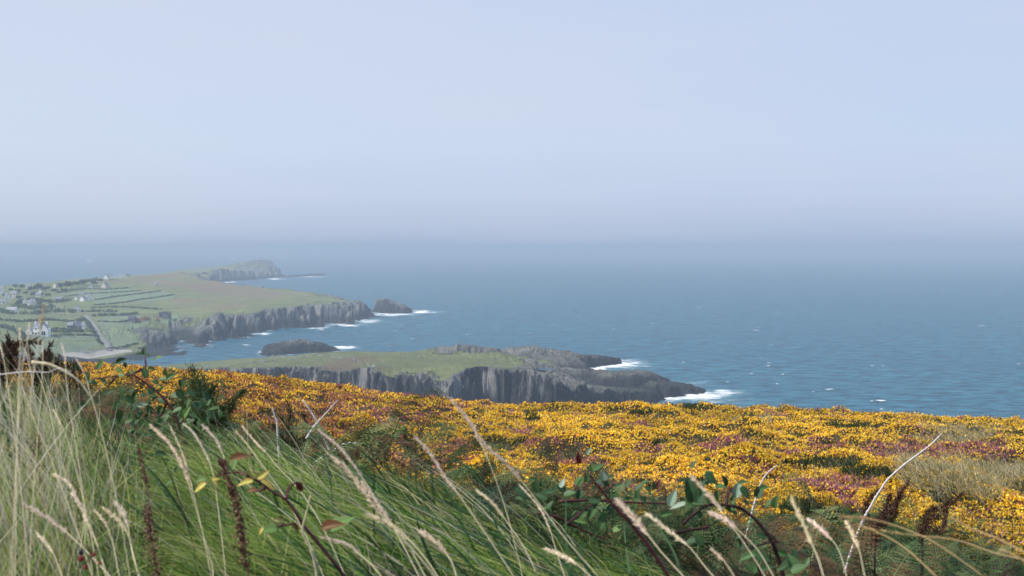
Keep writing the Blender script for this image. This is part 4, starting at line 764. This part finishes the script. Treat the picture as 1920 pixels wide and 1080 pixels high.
# ------------------------------------------------------------ bramble leaves
def leafmesh(name, base, edge, fold=.25, curl=.2, asp=.62):
    V = []; C = []; Fc = []; n = 16; rows = (-1, -.66, -.33, 0, .33, .66, 1)
    for i in range(n+1):
        t = i/n; wd = asp*.5*(math.sin(math.pi*min(1, t*.97+.02)**.78))**.8*(1 if i % 2 else .88)
        for s in rows:
            y = s*wd; tt = t-abs(s)*.06*(1 if 0 < i < n else 0); vein = .010*math.sin(i*math.pi)+.012*(i % 2)*abs(s)
            V.append((tt, y, abs(s)*wd*fold*1.6-curl*t*t*.5-vein)); e = abs(s)**3*.9+max(0, t-.85)*3; e = min(1, e*(.6+.5*random.random())); vc = 1.35 if s == 0 else (1.12 if i % 2 == 0 else .9)
            C.append([min(1, (b*(1-e)+q*e)*vc) for b, q in zip(base, edge)])
    k = len(rows)
    for i in range(n):
        for j in range(k-1): a = i*k+j; Fc.append((a, a+1, a+k+1, a+k))
    o = nmesh(name, V, Fc, LEAFM, attrs={'col': np.array(C)}); me = o.data; bpy.data.objects.remove(o); return me
G1, G2, G3 = (.035,.085,.032), (.06,.13,.045), (.11,.20,.055)
LM = {'dark': [leafmesh('leaf', G1, (.05,.07,.03), f_, c_) for f_, c_ in ((.2,.15),(.5,.3),(.1,.5))], 'mid': [leafmesh('leaf', G2, (.08,.12,.04), f_, c_) for f_, c_ in ((.2,.15),(.5,.3))],
      'light': [leafmesh('leaf', G3, (.16,.22,.07), f_, c_) for f_, c_ in ((.15,.1),(.4,.3))], 'pale': [leafmesh('leaf', (.26,.33,.25), (.20,.28,.18), .15, .1), leafmesh('leaf', (.2,.28,.2), (.15,.22,.14), .4, .2)],
      'yellow': [leafmesh('leaf', (.52,.50,.12), (.55,.12,.04), .3, .3, .5), leafmesh('leaf', (.45,.46,.16), (.4,.08,.04), .6, .5, .45)], 'rust': [leafmesh('leaf', (.16,.09,.04), (.2,.03,.02), .5, .4, .5)], 'red': [leafmesh('leaf', (.10,.02,.025), (.06,.01,.012), .5, .3, .5)]}
def leaf(root, o, px, py, size, ang, D, kind, facing=0.5, lab=None):   # size in picture px, ang in degrees (0 right, 90 up)
    p = at(px, py, D); L_ = size*D/F; a = R(ang); X = Vector((math.cos(a), random.uniform(-.35, .35), math.sin(a))).normalized()
    nrm = Vector((random.uniform(-.45, .25), -facing, 1-facing*.6)); nrm = (nrm-X*nrm.dot(X)).normalized(); Y = nrm.cross(X)
    ob = bpy.data.objects.new('leaf', random.choice(LM[kind])); COL.objects.link(ob); ob.parent = root; Mx = Matrix((X*L_, Y*L_, nrm*L_)).transposed().to_4x4(); Mx.translation = (p-X*L_*.5)-o; ob.matrix_local = Mx
    if lab: ob['label'] = lab
    return ob
def bramble(label, canes, leaves, D, cane=CANE, r=.004, extra=0, box_=None, kinds=('dark','mid'), lsize=22):
    P = [pathpx(c, D, D*(1.0+.015*i)) for i, c in enumerate(canes)]; P[0] = down(P[0]); o = P[0][-1].copy(); rt = empty('bramble', o)
    for i, p in enumerate(P):
        c = tube('cane' if i == 0 else 'side_cane', [q-o for q in p], r*(.5 if i == 0 else .7), r*(1. if i == 0 else .35), cane, rt, wob=.12)
        rr = np.random.default_rng(i+len(label)); n = len(p)*3; Pp = np.array([np.array(p[rr.integers(0, len(p)-1)].lerp(p[rr.integers(1, len(p))], 0)) for _ in range(n)])-np.array(o)
        V, C = spikes(Pp, np.full(n, r*1.6), np.full(n, r*.7), np.tile([.12,.04,.03], (n, 1)), rr, 3.); tris('thorns', [(V, C)], LEAFY, c)
    for l in leaves: leaf(rt, o, l[0], l[1], l[2], l[3], D*random.uniform(.97, 1.03), *l[4:])
    for _ in range(extra):
        x0, y0, x1, y1 = box_; leaf(rt, o, random.uniform(x0, x1), random.uniform(y0, y1), lsize*random.uniform(.6, 1.2), random.uniform(0, 360), D*random.uniform(1.0, 1.12), random.choice(kinds), random.uniform(.1, .9))
    return tag(rt, label, 'bramble', 'brambles of the bank')
random.seed(12)
bramble('dark bramble with arching crimson cane and glossy leaves before the cove', [[(250,702),(275,720),(300,740),(313,755),(325,770),(333,790),(340,812)],[(250,702),(262,694),(272,688),(272,668)],[(250,702),(235,703),(220,704),(200,708),(176,710)],[(220,706),(208,718),(200,727)],[(313,755),(300,780),(285,770)]],
 [(271,657,17,95,'dark',.8),(259,665,13,170,'mid'),(278,667,12,10,'dark'),(299,670,15,15,'light'),(286,674,12,200,'mid'),(228,676,20,30,'dark',.8),(235,685,12,-80,'dark'),(212,684,14,190,'dark'),(189,682,24,60,'mid',.8),(180,690,15,200,'dark'),(272,697,24,110,'dark',.9),(245,700,18,180,'light'),(224,695,17,-20,'light'),(228,704,16,0,'light'),(242,704,14,-70,'mid'),(163,705,22,80,'dark'),(147,690,20,-60,'dark'),
  (322,706,25,35,'mid',.8),(303,711,18,180,'mid'),(310,696,16,100,'dark'),(320,694,12,60,'dark'),(290,716,16,150,'dark'),(285,692,16,0,'dark'),(165,718,20,200,'dark'),(176,715,15,120,'dark'),(195,716,16,-30,'mid'),(155,762,28,40,'mid',.9),(268,760,22,20,'pale',.7),(330,770,22,200,'mid'),(350,772,24,60,'light',.8),(285,745,20,200,'dark'),(206,735,16,40,'dark'),(222,720,14,200,'dark'),(300,770,20,250,'mid'),(275,795,20,120,'light')], 3.3, extra=125, box_=(215,720,420,850), kinds=('dark','dark','mid'))
bramble('bramble shoot with yellow leaves edged red in the centre grass', [[(465,893),(482,901),(498,912),(515,925),(535,936),(550,955),(562,972),(568,985),(590,1010)],[(465,893),(452,886),(438,886),(415,890),(408,893)],[(498,915),(485,920),(468,921)],[(538,934),(540,920),(548,909),(560,905),(566,912),(565,922)],[(425,885),(423,872),(422,862)],[(545,983),(530,985),(515,990),(492,996)]],
 [(472,887,26,115,'yellow',.9),(494,889,28,35,'yellow',.9),(459,905,30,190,'yellow',.5),(503,913,36,-35,'yellow',.6),(452,857,40,20,'rust',.6,'brown twisted leaf'),(374,914,28,215,'yellow',.6),(376,901,22,190,'light',.5),(403,911,24,-60,'yellow',.6),(405,898,16,5,'yellow',.7),(520,975,26,160,'yellow',.8),(510,992,34,10,'light',.6),(489,996,16,240,'yellow',.5),(555,992,28,-50,'rust'),(562,915,22,-70,'red'),(640,980,56,25,'light',.6,'large folded green leaf with brown rim'),(625,985,46,20,'rust',.6),(470,920,22,180,'rust'),(438,872,22,250,'light')], 2.0, r=.0028)
bramble('bramble with mid green veined leaves below the centre gorse', [[(1105,890),(1115,905),(1128,918),(1141,936),(1150,945)],[(1010,962),(1045,970),(1075,985),(1105,1000),(1140,1012)],[(1050,940),(1120,938),(1180,942),(1240,944),(1340,948)],[(1060,985),(1085,965),(1110,945)]],
 [(1132,889,26,95,'pale',.8),(1122,875,24,30,'mid'),(1125,901,20,180,'mid'),(1110,876,18,100,'mid'),(1143,897,20,200,'dark'),(1125,907,18,-30,'pale'),(1101,895,20,80,'mid'),(1090,903,20,60,'mid'),(1055,905,20,60,'pale',.7),(1130,975,34,75,'mid',1.0,'broad single leaf with pale veins'),(1108,965,26,240,'mid'),(1100,940,28,180,'dark'),(1117,940,26,0,'dark'),(1180,936,20,20,'mid'),(1200,912,22,40,'dark'),(1215,920,20,-40,'dark'),(1145,930,18,90,'mid'),(1158,912,20,200,'dark'),(1178,905,18,60,'dark'),(1085,858,24,95,'red',.8,'dark red drooping leaf'),(1105,845,16,60,'pale'),(1069,925,26,20,'mid'),(1015,930,26,160,'dark',.8),(982,925,36,-30,'dark',.7),(1030,922,30,15,'dark'),(1005,910,26,100,'dark'),(1160,990,24,30,'light'),(1090,978,28,160,'light'),(1195,925,20,90,'dark')], 2.9, extra=36, box_=(960,895,1240,975), kinds=('dark','mid','dark'))
bramble('bramble with the largest dark pleated leaf and thick crooked cane', [[(1345,945),(1385,952),(1412,970),(1430,990),(1448,1015),(1460,1050)],[(1280,983),(1300,965),(1325,948),(1345,945)],[(1262,1000),(1290,995),(1320,990),(1334,985)],[(1362,945),(1366,925),(1380,915)]],
 [(1294,917,50,100,'dark',1.0,'largest dark pleated leaf'),(1313,925,40,70,'dark',.9),(1262,933,34,70,'pale',.9,'pale underside of a leaf'),(1270,949,34,200,'pale',.3),(1335,897,32,-30,'dark',.6),(1357,901,26,100,'dark'),(1352,912,22,0,'mid'),(1383,917,34,75,'pale',.8),(1398,925,30,-50,'mid'),(1375,935,22,200,'mid'),(1295,948,22,-20,'mid'),(1310,944,22,0,'mid'),(1330,885,18,150,'dark'),(1236,905,18,75,'red'),(1226,912,16,-70,'dark'),(1300,870,18,60,'dark'),(1320,905,22,190,'dark'),(1395,905,20,20,'mid'),(1345,930,20,-90,'mid'),(1425,920,30,60,'dark',.8),(1434,915,22,20,'mid'),(1456,940,30,90,'mid'),(1400,945,20,-30,'mid')], 2.5, CANEB, .0045, extra=14, box_=(1250,930,1440,985), kinds=('dark','mid'))
bramble('low leafy bramble at the bottom edge in the dark bracken', [[(1390,1000),(1405,1030),(1420,1060),(1430,1095)],[(1405,1030),(1430,1020),(1460,1015)]], [(1415,1028,40,80,'mid',.9),(1400,1045,34,200,'mid'),(1430,1045,34,-20,'dark'),(1418,1062,36,250,'mid'),(1485,1055,40,110,'mid',.9),(1500,1065,36,30,'mid'),(1472,1062,34,200,'dark'),(1490,1040,26,70,'dark'),(1310,1010,30,120,'mid'),(1295,1015,26,200,'dark'),(1440,1065,30,20,'dark')], 2.4, CANEB, .003, extra=12, box_=(1380,1000,1520,1080))
bramble('small bramble half buried in grass on the left bank', [[(300,850),(315,880),(330,920)],[(300,850),(290,846)]], [(303,852,24,0,'dark',.6),(318,905,18,40,'mid'),(330,880,18,220,'mid')], 2.3, CANEB, .0011)
# blackberries
BER = {'black': simple('ripe_berry', (.012,.008,.016), .18, .3, 200, .6), 'red': simple('unripe_berry', (.25,.012,.012), .25, .3, 200, .6)}
def berry(px, py, s, k, D, label):
    p = at(px, py, D); r0 = s*D/F; V = []; Fc = []; rs = random.Random(px)
    for i in range(26):
        zz = 1-2*(i+.5)/26; a = i*2.39996; q = Vector((math.sqrt(1-zz*zz)*math.cos(a), math.sqrt(1-zz*zz)*math.sin(a), zz*1.15))*r0*.72; s0 = len(V); rr = r0*.30
        for la in range(1, 4):
            for lo in range(6): th = la*math.pi/4; ph = lo*math.pi/3; V.append(q+Vector((math.sin(th)*math.cos(ph), math.sin(th)*math.sin(ph), math.cos(th)))*rr)
        V.append(q+Vector((0,0,rr))); V.append(q-Vector((0,0,rr)))
        for la in range(2):
            for lo in range(6): n2 = (lo+1) % 6; Fc.append((s0+la*6+lo, s0+(la+1)*6+lo, s0+(la+1)*6+n2, s0+la*6+n2))
        for lo in range(6): n2 = (lo+1) % 6; Fc.append((s0+18, s0+lo, s0+n2)); Fc.append((s0+19, s0+12+n2, s0+12+lo))
    rt = empty('blackberry', p); pmesh('fruit', V, Fc, BER[k], rt, True); tube('stalk', [Vector((0,0,r0*.7)), Vector((r0*.5,r0*.4,r0*2)), Vector((r0*1.4,r0*2,r0*3.4)), Vector((r0*2,r0*6,-r0*3))], r0*.12, r0*.16, CANE, rt); return tag(rt, label, 'blackberry', 'blackberries low on the left bank')
for a in ((152,1036,5.5,'black',1.55,'ripe black blackberry topping the cluster in the grass'),(152,1047,6,'red',1.55,'red blackberry directly under the ripe black one'),(160,1063,5,'red',1.55,'lowest red blackberry of the cluster'),(176,1040,4,'red',1.58,'small red blackberry right of the black one'),(187,1056,3.5,'red',1.58,'small red blackberry farthest right in the cluster')): berry(*a)
# dock spires with brown seed
def dock(pts, D, label, r=.008, n=360):
    path = pathpx(pts, D, D*.95); 
    path = down(path); o = path[-1].copy(); rt = empty('dock', o); P = [q-o for q in path]; tube('stem', P, .0008, .0014, CANE, rt); rg = np.random.default_rng(int(pts[0][0])); m_ = int(len(P)*.85); S = []
    for i in range(n):
        t = rg.random()*(m_-2); j = int(t); c = P[j].lerp(P[j+1], t-j); wh = .55+.45*math.sin(t*1.9); S.append(np.array(c)+rg.normal(size=3)*r*.55*wh*min(1, .4+t/m_))
    S = np.array(S); sz = np.full(n, .0036); C = np.array([(.11,.05,.035),(.16,.08,.05),(.07,.035,.025),(.22,.13,.08)])[rg.integers(0, 4, n)]
    tris('seeds', [petals(S, sz, C, 2, rg)], SOFT, rt); return tag(rt, label, 'dock plant', 'dock spires in the grass')
dock([(413,862),(424,890),(436,925),(446,960),(452,1000),(458,1040),(468,1090)], 1.95, 'tall dark brown dock spire beside the yellow bramble leaves', .0125, 800)
dock([(275,950),(278,975),(282,1010),(290,1050),(300,1095)], 2.15, 'reddish dock spire right of the broad grass plume', .014, 420); None
dock([(70,815),(70,835),(68,855),(72,880)], 2.5, 'dark dock spire in the shaded hollow of the left bank', .012, 260); dock([(260,842),(264,860),(270,885),(275,910)], 2.6, 'small rusty dock spire high on the left bank', .008, 200); None; None
# dark spiky shrubs and single fronds rising above the bracken
def shrub(label, base, tips, D, col, name='gorse_bush', cat='gorse bush', ln=.022, dens=260, r=.0035, spread=.02):
    o = at(base[0], base[1], D); o.z = float(ground(o.x, o.y)); rt = empty(name, o); rg = np.random.default_rng(int(base[0])); Pn = []; Dn = []; stems = []
    bp = at(base[0], base[1], D)-o
    for i, (a, b) in enumerate(tips):
        t = at(a, b, D*(1+.03*rg.normal()))-o; mid = bp.lerp(t, .5)+Vector(rg.normal(size=3)*.02); P = smooth([Vector((0,0,0)), bp, mid, t], 7); tube('stem', P, r, r*.25, BARK, rt)
        n = int(dens*(t-bp).length/.2)
        for _ in range(n):
            s = 6+rg.random()**.8*(len(P)-8); j = int(s); c = P[j].lerp(P[j+1], s-j); Pn.append(np.array(c)+rg.normal(size=3)*spread*(1.15-s/len(P))); Dn.append(np.array((P[j+1]-P[j]).normalized()))
    Pn = np.array(Pn); Dn = np.array(Dn); n = len(Pn); C = np.array(col)*(.6+.8*rg.random((n, 1)))
    tris('foliage', [spikes(Pn, rg.uniform(.5, 1.2, n)*ln, np.full(n, ln*.2), C, rg, .55, Dn)], LEAFY, rt); return tag(rt, label, cat, 'dark bushes above the bracken')
shrub('dark green spiny bush behind the top left bramble', (365,810), [(362,692),(370,700),(350,715),(385,715),(340,735),(400,740),(372,722),(330,760),(415,765),(390,735)], 5.0, (.05,.08,.03), dens=420, spread=.06)
shrub('bush with two long green sprays leaning right over the gorse', (385,815), [(460,730),(445,745),(420,760),(405,720),(430,775)], 5.0, (.04,.07,.025), dens=330, spread=.02)
shrub('dark brown withered sprays against the lower green field', (5,700), [(0,620),(12,625),(22,640),(3,640),(28,655),(45,645),(60,655),(80,640),(95,655)], 3.2, (.055,.03,.022), 'withered_bush', 'dead bush', .018, 230, .003, .008)
shrub('dark drooping spray at the foot of the lower green field', (70,725), [(98,640),(88,660),(100,668),(75,670),(60,690),(108,675)], 3.2, (.05,.035,.022), 'withered_bush', 'dead bush', .018, 240, .003, .008)
shrub('small brown green spray beside the beach', (130,715), [(95,665),(112,663),(128,675),(140,672),(105,680),(150,690)], 3.4, (.05,.05,.025), 'withered_bush', 'dead bush', .015, 240, .003, .008)
shrub('brown fern like spray standing in the centre left gorse', (560,850), [(535,745),(545,760),(520,775),(565,770),(510,790)], 5.5, (.055,.055,.022), 'withered_bush', 'dead bush', .02, 200, .003, .014)
shrub('dark brown spray pointing right beside the long white twig', (1640,1010), [(1708,895),(1690,915),(1670,925),(1650,915),(1700,925)], 5.2, (.10,.05,.035), 'withered_bush', 'dead bush', .022, 260, .003, .012)
shrub('second dark spray pointing right before the dry grass', (1730,1000), [(1810,920),(1790,935),(1775,945),(1755,950),(1740,965)], 5.2, (.10,.055,.035), 'withered_bush', 'dead bush', .022, 260, .003, .012)
shrub('short dark spray in the purple heather left of centre', (770,850), [(760,800),(775,795),(790,805),(735,810),(745,820)], 7, (.06,.035,.02), 'withered_bush', 'dead bush', .02, 220, .003, .015)
shrub('low brown spray left of the pale arched twig', (640,870), [(605,850),(650,845),(665,855),(690,850),(620,842)], 5, (.06,.05,.022), 'withered_bush', 'dead bush', .02, 240, .003, .015)
